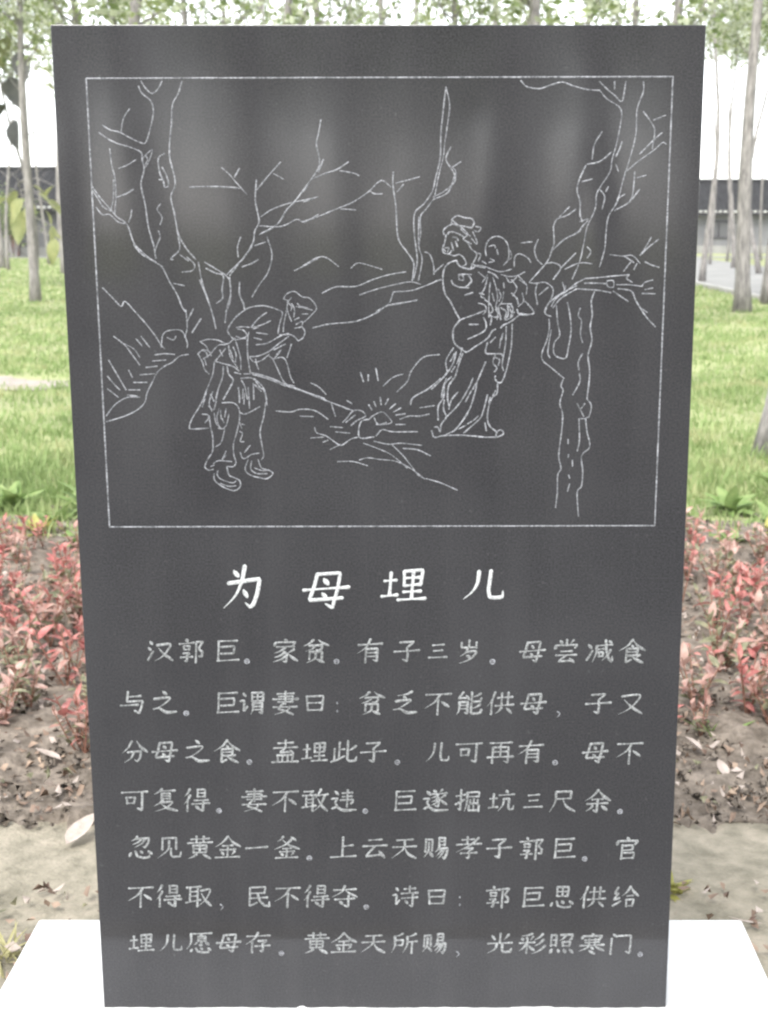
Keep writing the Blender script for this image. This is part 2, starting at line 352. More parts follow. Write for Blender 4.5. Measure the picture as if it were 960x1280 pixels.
pic('carved_man', 'carved man in a cap bending forward over his hoe', [('I', '''665,100 690,65 740,50 790,85 840,95 880,140 885,170 860,200 820,240 790,260;670,100 700,110 720,90;
700,110 690,160 700,200 720,250;720,130 740,170 735,220;750,150 800,160 860,175;790,200 830,200;750,270 790,250 785,285 740,295;
300,330 295,300 340,230 400,180 450,155 520,145 580,155 650,180;650,180 660,200 640,270 630,330;690,170 670,260 665,320;790,285 810,320 795,360 765,380;
765,380 720,340 640,340;440,290 400,285 350,290;435,320 425,400 430,500 445,590;340,360 360,420 380,500 382,570;300,330 340,370 400,360 430,340;
450,290 500,230 555,190;460,290 530,270 580,245;485,325 560,335;470,360 520,372;485,405 560,395 640,350 700,330;440,485 500,480 570,450 620,410 700,350;
440,490 470,520 520,510 570,470;570,480 600,510 650,620 665,650;600,500 660,490 690,530 710,610 735,660;720,400 690,490;640,460 600,500;660,640 690,670 740,680;
110,385 160,370 230,375 290,400 330,370;110,385 150,415 165,450;100,460 130,440 170,450 185,480;95,465 125,520 140,570 170,600;130,500 175,470 230,410 280,405;
210,515 240,480 280,430;210,515 260,530 330,550 370,580;300,410 310,480 360,560;205,520 195,600 165,680 130,770;265,550 260,620 235,690 215,760;
290,550 300,600 330,640 310,690 265,770;380,630 460,630 510,690 530,700;470,630 530,690 555,770;385,640 410,690 425,770;365,690 375,770;465,660 468,770;430,690 435,770'''),
 ('I', '''350,350 400,365 430,360;360,300 400,310 425,340;330,420 350,470 345,520;310,440 330,500;480,500 490,545 500,570;240,440 260,480;120,440 150,455 160,490;140,500 150,540;
690,120 720,150 715,180;680,180 700,190;760,130 780,150 830,160;740,240 770,225;600,440 640,420 680,400;620,470 650,440;400,600 450,600;340,590 380,600;460,300 500,290'''),
 ('J', '''190,130 215,180;215,260 225,320 240,350;300,230 290,290;270,300 285,330;245,370 290,375;395,330 410,370;420,90 415,160;500,60 530,90 550,110;270,590 300,560;190,640 215,630;500,650 560,670 600,665;
260,760 320,780 370,775;150,160 130,220'''), ('J', '''160,120 110,220 60,300 40,360 60,375 175,370;240,120 225,180;205,110 180,190 200,250;130,270 170,275 175,300 150,330;
175,210 210,240 230,180;270,190 350,190 390,230 395,300 375,400 352,480 355,560 370,610 350,640 310,640;180,280 190,360 205,430 205,530 175,580 150,640 175,665 210,660;
250,230 235,300 260,370 300,350 320,270;290,380 265,470 225,500;260,240 265,300;210,620 240,600 280,600 340,605;300,530 275,590;
215,690 220,740 290,790 360,810 400,780 395,740 360,720 320,700 305,640;235,690 250,720 300,745 350,755 370,740;240,670 235,700;
590,210 578,140 560,80;540,215 480,250 430,270 400,260;390,110 395,190;430,120 425,200;460,120 465,230;495,100 495,165;580,190 565,290 540,390 550,470 565,560 550,590;
410,340 430,345;395,390 415,410 400,460 425,465;470,490 430,540;400,540 415,580 440,580 480,555 535,545;455,590 435,660 470,700 540,720 590,725 630,690 600,665 550,650 525,590;
480,600 475,660 520,690 590,690''')], .0031)
pic('carved_hoe', None, [('I', '450,592 560,620 680,670 800,715 940,765;460,604 560,632 680,682'), ('K', '100,120 200,155 300,195 430,245;380,300 400,280 430,245 470,245 490,270 450,290 420,315;395,300 440,265')], .0038)
pic('carved_gold_pot', 'carved pot of gold shining in the dug pit', [('K', '''500,285 470,295 457,335 465,375 530,370;500,290 530,265 570,250 600,275 615,300 580,310 540,310;530,275 550,310 590,300''')], .0034)
for ry in '505,215 520,240;530,200 540,225;560,180 565,215;600,185 585,215;635,210 605,235;660,230 625,250;680,258 635,265;465,60 480,105;503,70 503,100;540,40 550,100'.split(';'): pic('carved_ray', None, [('K', ry)], .0034)
pic('carved_ground', None, [('K', '''60,245 130,250 170,238 220,238 260,250 310,285;175,270 240,272;320,320 380,325;345,345 415,352;245,325 255,350 300,365 350,400 375,410 420,380 460,370;
225,375 290,370;320,430 370,405;285,395 310,385;540,365 570,335 620,345 740,345;530,390 600,405 660,400 760,410;480,400 560,430 620,460 690,520;
620,410 670,460 710,510 740,550 775,572;670,425 740,432 800,460;780,570 850,590 930,625;355,488 430,488 500,508;460,480 500,470 560,478 640,488 720,530 770,570;
655,285 700,270 750,270 795,260;750,230 820,220;635,310 680,310;225,110 265,130 300,165;400,195 425,210;325,210 345,270;575,125 620,85 670,68'''),
 ('E', '500,420 540,380 555,340 600,290 660,280')], .003)
pic('carved_woman', 'carved woman with tied hair in a long robe', [('G', '''150,115 160,80 200,60 250,75 300,80 320,110 305,150;160,95 200,130 250,140 300,150;150,120 190,130 240,160 270,200 240,230 260,250 300,270;
95,200 90,170 120,140 150,125;110,200 100,260 85,300 90,335 130,345 150,320;330,140 370,150 350,180 320,170;310,180 340,250 335,270 300,230;160,220 190,225 200,245;
100,300 130,300 120,330;150,260 165,320;130,345 170,360 210,350 245,380 260,420 230,440;275,265 300,310 340,345 320,400 295,450;340,340 370,350 350,400;
190,395 140,410 100,450 85,530 100,640 140,700 180,780 210,830;30,550 75,540;190,400 215,440 290,460 330,440;150,545 165,575 210,595 280,600;205,500 210,540 240,540 235,510 210,500 300,500;
280,510 300,550 260,600;250,655 310,635;420,520 400,600 370,660 400,680;440,560 430,700 430,820;350,715 400,730 410,770 385,800;500,740 520,840;570,730 575,800 550,840'''),
 ('G', '''400,690 440,720 460,770 430,800;455,640 470,700;500,610 520,660 505,700;540,560 545,600;480,760 500,800 490,840;590,720 610,760 590,820;360,640 395,650;
600,640 640,680 650,720;410,520 380,560;425,480 470,500 500,530;300,420 350,440 400,450;120,200 140,180 190,190 240,215;220,160 250,190 290,210;180,250 195,290;90,310 105,325;250,600 275,580 290,560'''),
 ('H', '''430,60 450,110 440,160;480,20 500,60 490,110;520,30 560,60 550,110;580,20 600,70;620,60 600,100 560,120;440,90 480,100 520,90;230,330 210,400 190,450;140,430 160,400 175,370;
520,260 510,330;535,220 525,270;475,400 510,420 500,460;110,560 85,640 75,700;160,560 140,600;310,640 330,600;270,900 320,870 350,840;200,940 260,910;440,700 430,740;480,650 460,690'''),
 ('H', '''215,120 270,100 330,80 400,50;215,120 165,190 170,290 240,350 270,360 330,320 420,260 450,210 480,190;390,100 410,150 400,200 330,240 270,265;280,155 350,155;
640,40 660,80 740,80 765,60 720,0;660,80 600,130 540,160 520,180;560,170 555,300 530,450 540,500;605,150 600,300 580,420 560,500 530,580 500,590 475,560 480,540;
420,290 405,350 420,375 520,375 530,390;480,380 460,440 490,480 470,510;480,250 440,290;165,330 110,420 115,490 125,510;185,360 160,450 90,550 0,640;175,470 150,510;
235,370 205,450 175,550 130,610 120,700 130,760;150,545 100,600 90,700 50,770 50,870;95,720 90,790 110,850 75,900 65,960;110,850 190,770 240,700 290,610 310,555;
200,660 150,720 130,790;405,435 370,520 340,590 330,650 290,780 230,880 170,950 110,980;300,650 255,735;420,680 395,780 370,850 320,900 240,970;
495,600 490,670 450,710 425,790 420,870 440,920 490,960;400,890 410,950;20,925 45,925 65,960;0,950 20,1000 80,990 180,985 300,990 400,1000 490,1000;490,1000 540,975 520,945 490,960 480,1000'''),
 ('K', '705,215 720,180 790,140 850,90')], .0037)
pic('carved_child', 'carved small child held in the arms of the woman', [('G', '''410,360 405,300 430,240 480,215 530,225 570,270 580,330 575,390 540,430;430,290 470,280 480,300;440,380 470,400 430,410;490,310 500,350;
590,320 600,370 570,400;340,430 400,440 450,460 520,480 600,460;520,500 580,515 640,510 700,480;620,440 625,370 660,345 720,375 745,410;380,400 410,420;350,480 400,520 420,500;
460,520 485,600 495,680 480,740;540,630 530,700 500,740;520,720 600,720;650,510 690,550 715,590 710,650;600,540 640,600 610,660;680,640 690,700 650,740;
700,700 740,740 770,790 720,800 660,790;660,540 700,570;560,520 590,560 640,520''')], .003)
pic('carved_leaning_tree', None, [('C', '''165,35 190,60 240,68 280,55 330,42 370,55 430,72 480,75;480,40 510,70 540,95 570,118 585,40;480,75 510,110 565,150 562,220 545,300 530,350 522,400 490,450 468,490 462,550 430,620 418,680 400,760 370,830;
540,40 540,70;655,40 655,80 630,150 625,250 600,350 575,430 550,520 515,580 505,650 500,710 480,780;655,160 690,210 700,240 690,310;695,195 745,175;585,400 640,355 690,320 730,285 745,290;
640,330 700,270 730,245;620,400 615,470 600,520 540,555;630,425 665,415;640,470 610,510;580,490 550,510;490,240 460,290 450,350;430,370 480,360 530,320;
425,375 400,430 390,475 402,520 402,570 410,600;410,440 450,430;570,280 560,310 545,340;545,370 555,400;480,470 500,500 490,550;505,480 515,460;295,620 310,590 350,575 385,550;
320,580 360,540;295,620 298,680 290,710 270,760 200,840;290,715 340,670 390,645 410,620 435,590 400,600;400,640 410,620;165,685 210,680;235,670 220,710 230,750 250,770;
265,765 300,765 325,785 295,830;325,785 360,750 385,725;340,790 400,765 450,768;430,700 445,720 430,745'''),
 ('L', '''520,145 600,155 660,150 710,200;610,155 670,195;740,190 780,210 830,225;780,35 750,90 710,150;825,50 760,100 720,140;660,180 605,250;690,200 670,240;
365,295 450,290 540,280 640,272;640,272 625,295 660,320;360,325 420,325 500,328;500,310 540,310 540,350 505,345 500,310;560,335 640,335 715,345;720,345 740,320 790,305;740,365 790,355;
720,390 805,392;570,360 620,365 660,380 680,430 710,480 750,540 805,600;710,480 755,510;540,375 590,410 635,440;310,360 380,365 450,370 525,385;365,295 300,330 240,380 180,420 150,470;
110,510 130,460 180,410 250,370 310,340;160,480 200,430 240,400 310,360;220,320 235,370;240,340 225,400;10,320 50,325 110,320 155,350 160,390 140,440 110,490 115,520 150,535;60,330 50,380 62,460;130,350 70,400'''),
 ('F', '''320,180 322,220 310,280 290,330 290,370 330,405 390,455;355,120 360,200 370,255 345,290 345,345 395,362 410,310 422,230 415,150 405,105;385,460 375,490 385,510 370,570 383,620 378,700 370,760 365,820 375,870 360,900 358,980 350,1050;
530,55 515,100 520,160 510,220 518,280 500,350 508,430 495,550;465,130 455,165 470,190 465,250 475,290;475,340 455,380 458,415;460,430 462,470 430,530;495,550 515,580 505,630 490,640 495,700 508,770 470,810 475,880 470,950 450,980 455,1090;
450,570 465,595 485,570;465,600 480,630;458,640 460,740 450,790;490,640 460,640;408,735 408,755;410,805 408,820;428,830 428,860;410,900 415,915;415,940 405,975;330,230 315,330 325,360''')])

# ------------------------------------------------------------------ brush characters, written stroke by stroke on a 100 x 100 square
G = {
'一': 'h:8,54 92,46', '三': 'h:22,20 78,15;h:28,49 72,45;h:4,84 96,80',
'儿': 'p:36,12 34,46 24,70 6,90;g:62,10 60,66 64,84 76,86 92,84 92,66',
'为': 'd:22,14 34,28;p:48,4 42,40 28,70 2,96;g:10,42 86,32 82,64 74,88 66,94 54,84;d:48,56 58,72',
'母': 'k:30,12 24,46 16,76 86,70;g:28,14 78,10 74,50 66,94 50,84;d:44,24 54,38;h:2,52 98,44;d:42,58 52,70',
'土': 'h:14,36 84,32;s:50,6 50,84;h:4,90 96,84', '里': 's:18,10 22,52;k:18,10 82,6 78,48;h:20,30 78,27;h:22,52 78,47;s:50,10 50,88;h:20,70 80,67;h:2,93 98,88',
'埋': '@土 0,14,38,88;@里 36,6,100,96',
'氵': 'd:30,6 60,20;d:10,34 44,48;k:8,94 34,78 72,52', '又': 'p:12,20 80,14 62,54 34,80 4,96;n:22,34 52,64 96,94',
'汉': '@氵 0,5,30,95;@又 26,10,100,95',
'口': 's:12,12 20,88;k:14,14 88,10 80,84;h:20,82 80,79', '日': 's:20,4 20,96;k:20,8 82,6 82,96;h:20,48 80,46;h:20,88 82,88',
'曰': 's:8,14 16,90;k:10,16 92,12 86,88;h:16,50 84,48;h:16,88 86,86', '子': 'k:22,14 76,10 50,36;g:50,36 54,60 52,92 34,84;h:2,53 98,46',
'享': 'd:46,0 56,12;h:4,22 96,16;@口 26,28,76,50;@子 12,56,90,100', '阝': 'k:14,8 78,6 40,36;k:40,38 76,52 70,72 42,70;s:16,8 16,100',
'郭': '@享 0,0,60,98;@阝 60,6,100,100', '巨': 'h:16,10 88,7;k:26,34 78,30 76,60 26,62;s:18,10 18,90;h:14,92 96,87',
'宀': 'd:46,0 56,36;d:12,44 6,96;k:10,50 92,42 80,86', '豕': 'h:14,8 84,4;p:50,8 30,30 4,44;g:36,24 58,50 54,96 38,88;p:46,42 26,60 6,68;p:54,58 32,80 2,94;p:84,20 72,32 58,42;n:60,44 76,66 100,88',
'家': '@宀 2,0,98,30;@豕 4,28,98,100', '分': 'p:40,6 26,34 2,58;n:58,4 74,30 100,52;g:24,54 76,48 72,80 62,94 50,84;p:48,54 38,78 12,98',
'贝': 's:18,6 18,70;k:18,8 82,6 82,66;p:50,20 48,60 30,80 4,98;d:56,68 94,94', '贫': '@分 0,0,100,52;@贝 14,50,88,100',
'有': 'h:4,25 96,18;p:50,0 34,34 2,60;s:34,42 34,98;g:34,42 78,39 78,92 62,86;h:36,58 76,56;h:36,73 76,71',
'山': 's:50,6 50,80;k:14,30 14,84 86,82;s:86,28 86,88', '夕': 'p:42,4 30,34 6,56;p:34,28 82,24 66,60 40,84 6,100;d:36,48 56,64',
'岁': '@山 12,0,90,42;@夕 14,36,94,100', '云': 'h:24,16 76,12;h:2,43 98,38;k:50,42 30,68 16,88 78,80;d:66,62 90,94',
'尝': 's:50,0 50,18;d:24,4 34,18;p:76,2 64,18;d:12,24 6,40;k:10,26 92,22 82,36;@云 10,42,92,100',
'冫': 'd:16,16 64,36;k:6,92 40,74 80,46', '咸': 'h:14,26 96,20;p:16,26 16,60 0,98;h:26,41 54,38;@口 26,50,56,76;g:60,0 66,44 82,84 98,94 98,70;p:88,42 72,68 48,90;d:76,2 90,14',
'减': '@冫 0,6,28,94;@咸 24,2,100,98', '食': 'p:50,0 32,26 0,48;n:50,2 70,26 100,46;d:48,22 54,34;k:30,40 72,37 70,66 30,68;h:30,53 70,51;k:30,40 30,96 50,84;p:82,64 68,76;n:46,66 66,82 96,98',
'与': 'h:24,26 78,21;k:28,2 24,46 86,42 80,72 72,94 54,84;h:0,63 68,58', '之': 'd:44,0 60,16;p:12,34 72,28 50,56 12,80;n:8,76 34,74 60,90 100,88',
'讠': 'd:30,4 60,20;k:2,42 44,38 44,88 80,66', '胃': 's:16,4 18,44;k:16,6 84,4 82,42;s:50,6 50,42;h:18,24 82,22;h:18,42 82,40;p:24,52 24,80 12,100;g:24,52 78,50 78,96 60,90;h:26,66 76,65;h:26,80 76,79',
'谓': '@讠 0,4,34,96;@胃 34,2,98,98', '女': 'k:42,2 22,50 56,72 84,98;p:70,30 58,64 8,98;h:0,37 100,32',
'妻': 'h:18,12 82,9;k:24,24 78,21 76,44;h:2,35 98,32;h:22,46 78,44;s:50,0 50,54;@女 4,50,96,100',
'乏': 'p:78,0 56,12 22,18;d:44,20 56,32;p:16,42 72,36 50,58 16,80;n:8,78 36,76 62,90 100,88', '不': 'h:2,15 98,10;p:56,14 38,44 0,72;s:50,34 50,100;d:62,42 92,66',
'能': 'k:26,2 8,30 44,26;d:36,16 50,36;p:12,44 12,80 4,98;g:12,46 44,44 44,94 32,88;h:14,60 42,58;h:14,74 42,73;p:92,8 78,18 60,24;k:58,2 58,38 64,44 92,42 96,28;p:92,54 78,66 60,72;k:58,50 58,88 64,94 94,92 98,76',
'亻': 'p:76,0 48,36 2,62;s:46,36 46,100', '共': 'h:10,25 92,20;s:34,2 34,58;s:68,0 68,58;h:0,62 100,56;p:36,68 24,84 2,98;d:62,70 92,96',
'供': '@亻 0,2,36,98;@共 30,4,100,96', '盍': 'h:20,14 80,10;s:50,0 50,32;h:4,35 96,30;k:48,34 30,54 74,50;d:66,42 82,60;s:20,64 24,92;k:20,66 80,64 78,92;s:40,66 40,92;s:60,66 60,92;h:0,96 100,92',
'此': 's:30,8 30,76;h:32,40 50,38;s:12,36 12,84;k:0,94 28,82 52,68;p:94,24 78,38 60,46;g:62,2 62,80 70,90 94,88 98,68', '可': 'h:0,17 100,12;@口 14,34,58,70;g:80,16 80,94 60,84',
'再': 'h:8,12 92,8;s:20,30 20,98;g:20,30 80,28 80,96 64,88;s:50,10 50,70;h:22,49 78,47;h:0,73 100,69', '复': 'p:36,0 24,12 6,24;h:26,10 86,7;@日 24,18,76,46;p:40,48 28,62 4,76;p:32,60 76,57 54,82 8,100;n:34,66 58,84 98,96',
'彳': 'p:64,0 38,20 6,34;p:66,28 42,50 2,68;s:42,48 42,100', '得': '@彳 0,0,36,98;@日 44,0,90,38;h:40,51 94,48;h:32,67 100,62;g:76,50 76,96 58,88;d:46,74 60,88',
'敢': 'h:6,12 42,9;p:40,10 34,18 26,24;h:2,29 54,26;s:16,30 16,78;s:42,28 42,96;h:18,46 42,44;h:18,61 42,59;h:0,81 54,72;p:72,0 62,24 50,40;h:64,27 100,22;p:88,26 74,66 46,98;n:60,40 76,70 100,96',
'韦': 'h:14,20 84,16;h:16,41 82,37;k:2,61 90,56 86,74 74,80;s:50,0 50,100', '辶': 'd:14,8 28,24;k:2,42 26,40 16,58 26,74 8,86;n:2,86 22,76 50,92 100,90',
'违': '@辶 0,0,100,100;@韦 36,2,92,78', '遂': 'd:40,2 50,14;p:74,0 62,14;h:34,21 92,16;p:60,20 46,32 32,38;g:54,26 64,44 60,76 46,70;p:58,38 48,48 34,54;p:60,50 48,62 32,70;p:86,26 74,34 68,40;n:66,40 78,54 94,66;@辶 0,0,100,100',
'屈': 'k:12,10 84,7 82,30;h:14,30 82,28;p:12,10 12,60 0,98;s:54,38 54,92;k:32,44 32,62 78,60;s:78,42 78,64;k:26,70 26,94 86,92;s:86,68 86,98',
'扌': 'h:4,30 96,22;g:54,0 54,92 26,82;k:0,66 96,44', '掘': '@扌 0,0,36,100;@屈 36,4,100,98', '亢': 'd:46,0 56,14;h:2,25 98,20;p:34,40 30,70 2,98;g:34,42 68,40 66,84 80,92 96,88 98,70',
'坑': '@土 0,14,38,88;@亢 38,2,100,96', '尺': 'k:20,10 80,7 78,38;h:22,41 78,38;p:20,10 20,54 0,98;n:48,42 66,74 100,96', '余': 'p:50,0 30,28 0,50;n:50,0 70,26 100,48;h:28,43 72,40;h:10,63 90,58;g:50,42 50,98 34,88;p:32,70 24,82 8,94;d:66,70 90,90',
'勿': 'p:30,2 20,24 0,40;g:22,22 88,16 82,60 68,94 54,84;p:50,24 34,50 6,70;p:70,22 52,60 16,94', '心': 'd:12,48 4,82;g:28,36 36,80 60,94 86,88 86,66;d:48,32 58,56;d:80,32 96,62',
'忽': '@勿 12,0,92,54;@心 2,48,98,100', '见': 's:22,8 22,60;k:22,10 76,7 76,58;p:48,20 44,60 4,98;g:56,54 56,82 64,92 92,90 96,68',
'黄': 'h:14,14 86,10;s:36,0 36,28;s:64,0 64,28;h:2,31 98,26;s:24,40 26,74;k:24,42 76,40 74,72;h:26,56 74,55;s:50,28 50,72;h:26,73 74,71;p:38,80 26,90 4,100;d:62,80 94,100',
'金': 'p:50,0 30,26 0,48;n:50,0 70,26 100,46;h:30,43 70,40;h:20,61 80,58;s:50,42 50,90;d:26,68 34,84;p:78,66 66,82;h:2,95 98,90', '釜': 'p:34,0 26,12 12,22;d:64,0 84,18;p:66,14 44,36 0,58;n:32,16 60,40 100,56;h:34,55 68,52;h:22,69 80,65;s:50,54 50,92;d:28,74 36,86;p:76,73 66,86;h:6,96 94,92',
'上': 's:46,2 46,86;h:48,43 86,38;h:0,92 100,86', '天': 'h:18,16 82,12;h:4,47 96,42;p:50,16 46,54 2,96;n:50,46 66,76 98,96', '易': '@日 18,0,78,40;p:34,42 22,58 4,70;g:26,55 88,50 84,78 70,100 56,90;p:48,56 36,72 12,90;p:66,54 50,80 26,100',
'赐': '@贝 0,6,40,94;@易 42,2,100,98', '孝': 'h:22,14 70,10;s:44,0 44,32;h:2,35 98,30;p:88,4 56,36 2,68;@子 18,44,86,100', '官': '@宀 2,0,98,36;s:30,34 30,98;k:30,38 72,36 70,56;h:32,58 70,56;k:32,70 78,68 76,94;h:32,94 76,92',
'取': 'h:0,11 56,6;s:14,10 14,72;s:44,8 44,98;h:16,30 42,28;h:16,50 42,48;h:-2,79 56,66;p:56,25 92,20 78,62 46,96;n:58,36 76,68 100,94', '民': 'k:20,10 80,7 78,34;h:22,36 78,34;k:20,10 20,94 50,78;h:22,59 90,54;g:50,36 60,70 80,92 98,94 98,72',
'夺': 'h:6,21 94,16;p:50,0 36,30 0,52;n:52,20 70,36 100,52;h:12,63 90,58;g:66,44 66,96 48,88;d:30,70 44,84', '寺': 'h:18,14 82,10;s:50,0 50,30;h:2,35 98,30;h:6,57 98,52;g:70,38 70,96 50,88;d:26,66 42,82', '诗': '@讠 0,4,34,96;@寺 32,2,100,98',
'田': 's:14,6 18,94;k:14,8 86,6 82,92;s:50,8 50,90;h:16,50 84,48;h:18,92 82,90', '思': '@田 18,0,82,50;@心 2,50,98,100', '纟': 'k:46,0 14,32 50,30;k:50,30 12,64 66,54;k:0,94 36,84 78,70', '合': 'p:50,0 32,24 0,46;n:50,0 70,24 100,44;h:32,45 70,42;@口 22,56,80,98', '给': '@纟 0,4,40,94;@合 34,0,100,98',
'愿': 'h:12,8 96,4;p:14,8 14,50 -2,82;p:56,10 50,14 46,20;@日 34,18,80,44;g:56,44 56,64 46,60;p:38,50 34,56 26,60;d:72,48 86,60;@心 10,64,98,100', '存': 'h:4,19 96,14;p:48,0 34,30 0,58;s:26,42 26,98;@子 36,32,98,98',
'所': 'p:42,2 28,12 10,16;p:10,16 12,60 0,96;k:12,36 44,34 42,58;h:12,61 42,59;p:94,4 78,14 60,18;p:60,18 60,60 44,98;h:60,45 100,40;s:80,44 80,100', '光': 's:50,0 50,44;d:16,10 30,32;p:84,6 74,20 66,32;h:2,51 98,46;p:38,50 32,76 2,98;g:60,50 60,84 68,92 94,90 98,72',
'采': 'p:80,2 52,10 12,14;d:14,22 24,36;d:46,18 52,32;p:86,16 78,26 70,34;h:2,49 98,44;s:50,36 50,100;p:46,50 28,72 0,88;n:52,50 72,70 100,86', '彩': '@采 0,0,62,98;p:92,2 78,20 60,32;p:96,30 80,50 60,62;p:104,60 82,84 52,100',
'照': '@日 2,4,34,64;g:44,8 92,5 88,28 78,32;p:66,8 56,24 40,36;@口 48,38,90,66;d:14,76 6,96;d:36,76 42,94;d:60,76 68,94;d:82,74 98,96', '寒': '@宀 2,0,98,28;h:20,33 80,30;h:22,45 78,42;s:38,26 38,58;s:62,26 62,58;h:2,60 98,55;p:40,58 28,72 0,86;n:58,58 74,70 100,84;d:44,66 58,76;d:38,82 64,100',
'门': 'd:16,2 32,18;s:12,24 12,100;g:36,12 88,9 88,96 70,86',
}
def strokes(ch, box=(0, 0, 100, 100)):
    x0, y0, x1, y1 = box; out = []
    for part in G[ch].split(';'):
        if part[0] == '@':
            nm, bx = part[1:].split(); a = [float(q) for q in bx.split(',')]
            sx, sy = (x1-x0)/100, (y1-y0)/100
            out += strokes(nm, (x0+a[0]*sx, y0+a[1]*sy, x0+a[2]*sx, y0+a[3]*sy))
        else:
            t, ps = part.split(':')
            out.append((t, [(x0+float(q.split(',')[0])*(x1-x0)/100, y0+float(q.split(',')[1])*(y1-y0)/100) for q in ps.split()]))
    return out
PROF = {'h': lambda t: 1.05-.45*math.sin(math.pi*min(1, t*1.15))+.25*max(0, t-.8)*5*.6, 's': lambda t: 1.15-.3*math.sin(math.pi*t),
        'p': lambda t: 1.2-1.0*t**1.3, 'n': lambda t: .35+1.05*math.sin(math.pi*min(1, t**1.6*.85+.02)), 'd': lambda t: .35+1.15*math.sin(math.pi*min(.85, t*.85+.05)),
        'k': lambda t: 1.0, 'g': lambda t: 1.08 if t < .85 else 1.08-(t-.85)*5.0}
def dense(P, t):
    if t in 'pnd': return smooth_line(P, 6)
    out = []
    P = [np.array(p, float) for p in P]
    for i in range(len(P)-1):                # straight runs with slightly eased corners
        a, b = P[i], P[i+1]; L = np.hypot(*(b-a))
        ts = [0, .08, .3, .5, .7, .92] if L > 18 else [0, .3, .7]
        for q in ts: out.append(a+(b-a)*q)
    out.append(P[-1])
    sm = [out[0]]
    for i in range(1, len(out)-1): sm.append(out[i]*.6+out[i-1]*.2+out[i+1]*.2)
    return sm+[out[-1]]
def write(ch, u, v, size, wid, slant=-.05, jit=0, parent=None, sx=1.0, sy=1.0, m_=None):
    c = Cut(); X, Z = face(u, v); r = random.Random(hash((round(u), round(v))) & 0xffff)
    for t, P in strokes(ch):
        Q = []
        for p in dense(P, t):
            a, b = (p[0]-50)/100*size*sx, -(p[1]-50)/100*size*sy
            Q.append(np.array([X + a - b*slant, Z + b]))
        c.line(Q, wid*(r.uniform(.9, 1.12)), PROF[t], depth=.0008)
    return c.build('carved_character', m_ or M['letter'], parent or slab)
def mark(kind, u, v):
    c = Cut(); X, Z = face(u, v)
    if kind == '。':
        R = .0042; c.line([np.array([X+R*math.cos(a), Z+R*math.sin(a)]) for a in np.linspace(0, 6.4, 14)], .0034)
        c.line([np.array([X-.002, Z]), np.array([X, Z]), np.array([X+.002, Z])], .004)
    elif kind == ',':
        c.line(smooth_line([(X-.002, Z+.005), (X+.003, Z), (X-.002, Z-.007)], 4), .0036, lambda t: 1.1-.7*t)
    else:
        for dz in (-.008, .008): c.line([np.array([X, Z+dz-.0015]), np.array([X, Z+dz+.0015])], .0042)
    c.build('carved_punctuation', M['groove'], slab)
for ch, u, v, sx, sy in (('为', 306, 734, .95, 1.1), ('母', 408, 737, 1.1, 1.0), ('埋', 506, 731, 1.05, .92), ('儿', 606, 731, 1.05, .86)):
    write(ch, u, v, .079, .0082, -.08, sx=sx, sy=sy, m_=M['title'])
TXT = [
 (814, '汉201 郭240 巨284 。309 家357 贫395 。421 有463 子509 三548 岁586 。616 母666 尝708 减750 食790'),
 (879, '与167 之205 。233 巨284 谓317 妻357 曰394 :422 贫465 乏506 不548 能587 供626 母667 ,698 子748 又789'),
 (940, '分168 母206 之246 食284 。312 盍357 埋394 此431 子467 。497 儿548 可586 再626 有664 。694 母744 不787'),
 (1001, '可168 复207 得246 。274 妻318 不357 敢394 违430 。457 巨506 遂545 掘586 坑627 三667 尺704 余747 。775'),
 (1060, '忽176 见212 黄250 金285 一321 釜359 。387 上430 云469 天506 赐546 孝586 子624 郭665 巨705 。731 官784'),
 (1121, '不176 得211 取249 ,277 民322 不360 得396 夺431 。458 诗507 曰546 :575 郭623 巨666 思703 供741 给782'),
 (1179, '埋177 儿214 愿250 母286 存323 。352 黄396 金430 天467 所506 赐544 ,572 光625 彩665 照702 寒740 门776 。800')]
for vv, row in TXT:
    for it in row.split():
        ch, u = it[0], float(it[1:])
        if ch in '。,:': mark(ch, u, vv + (13 if ch != ':' else 5))
        elif ch in '曰三': write(ch, u, vv, .037, .0054)
        else: write(ch, u, vv, .0485, .0055, -.06, sy=.95 if vv < 1170 else .9)

# ------------------------------------------------------------------ vegetation builders
def leaf_cloud(name, centers, size, m, spread, seed=0, elong=1.6, hang=0.0, mi=None):
    """one small folded leaf (two triangles sharing the midrib) per centre"""
    r = np.random.default_rng(seed); n = len(centers)
    c = centers + r.normal(0, spread, (n, 3))
    a = r.normal(0, 1, (n, 3)); a[:, 2] = a[:, 2]*.6 - hang; a /= np.linalg.norm(a, axis=1)[:, None]
    b = np.cross(a, r.normal(0, 1, (n, 3))); b /= np.linalg.norm(b, axis=1)[:, None]; nn = np.cross(a, b)
    s = size*r.uniform(.6, 1.3, (n, 1))
    A = c - a*s*elong/2; B = c + a*s*elong/2; L = c + b*s/2 + nn*s*.15; R_ = c - b*s/2 + nn*s*.15
    V = np.stack([A, R_, B, L], 1).reshape(-1, 3); i = np.arange(n)[:, None]*4
    Fc = np.concatenate([i+[[0, 1, 2]], i+[[0, 2, 3]]], 1).reshape(-1, 3)
    k = None
    if mi is not None: k = np.repeat(r.choice(len(m), n, p=mi), 2)
    return nmesh(name, V, Fc, m, k)
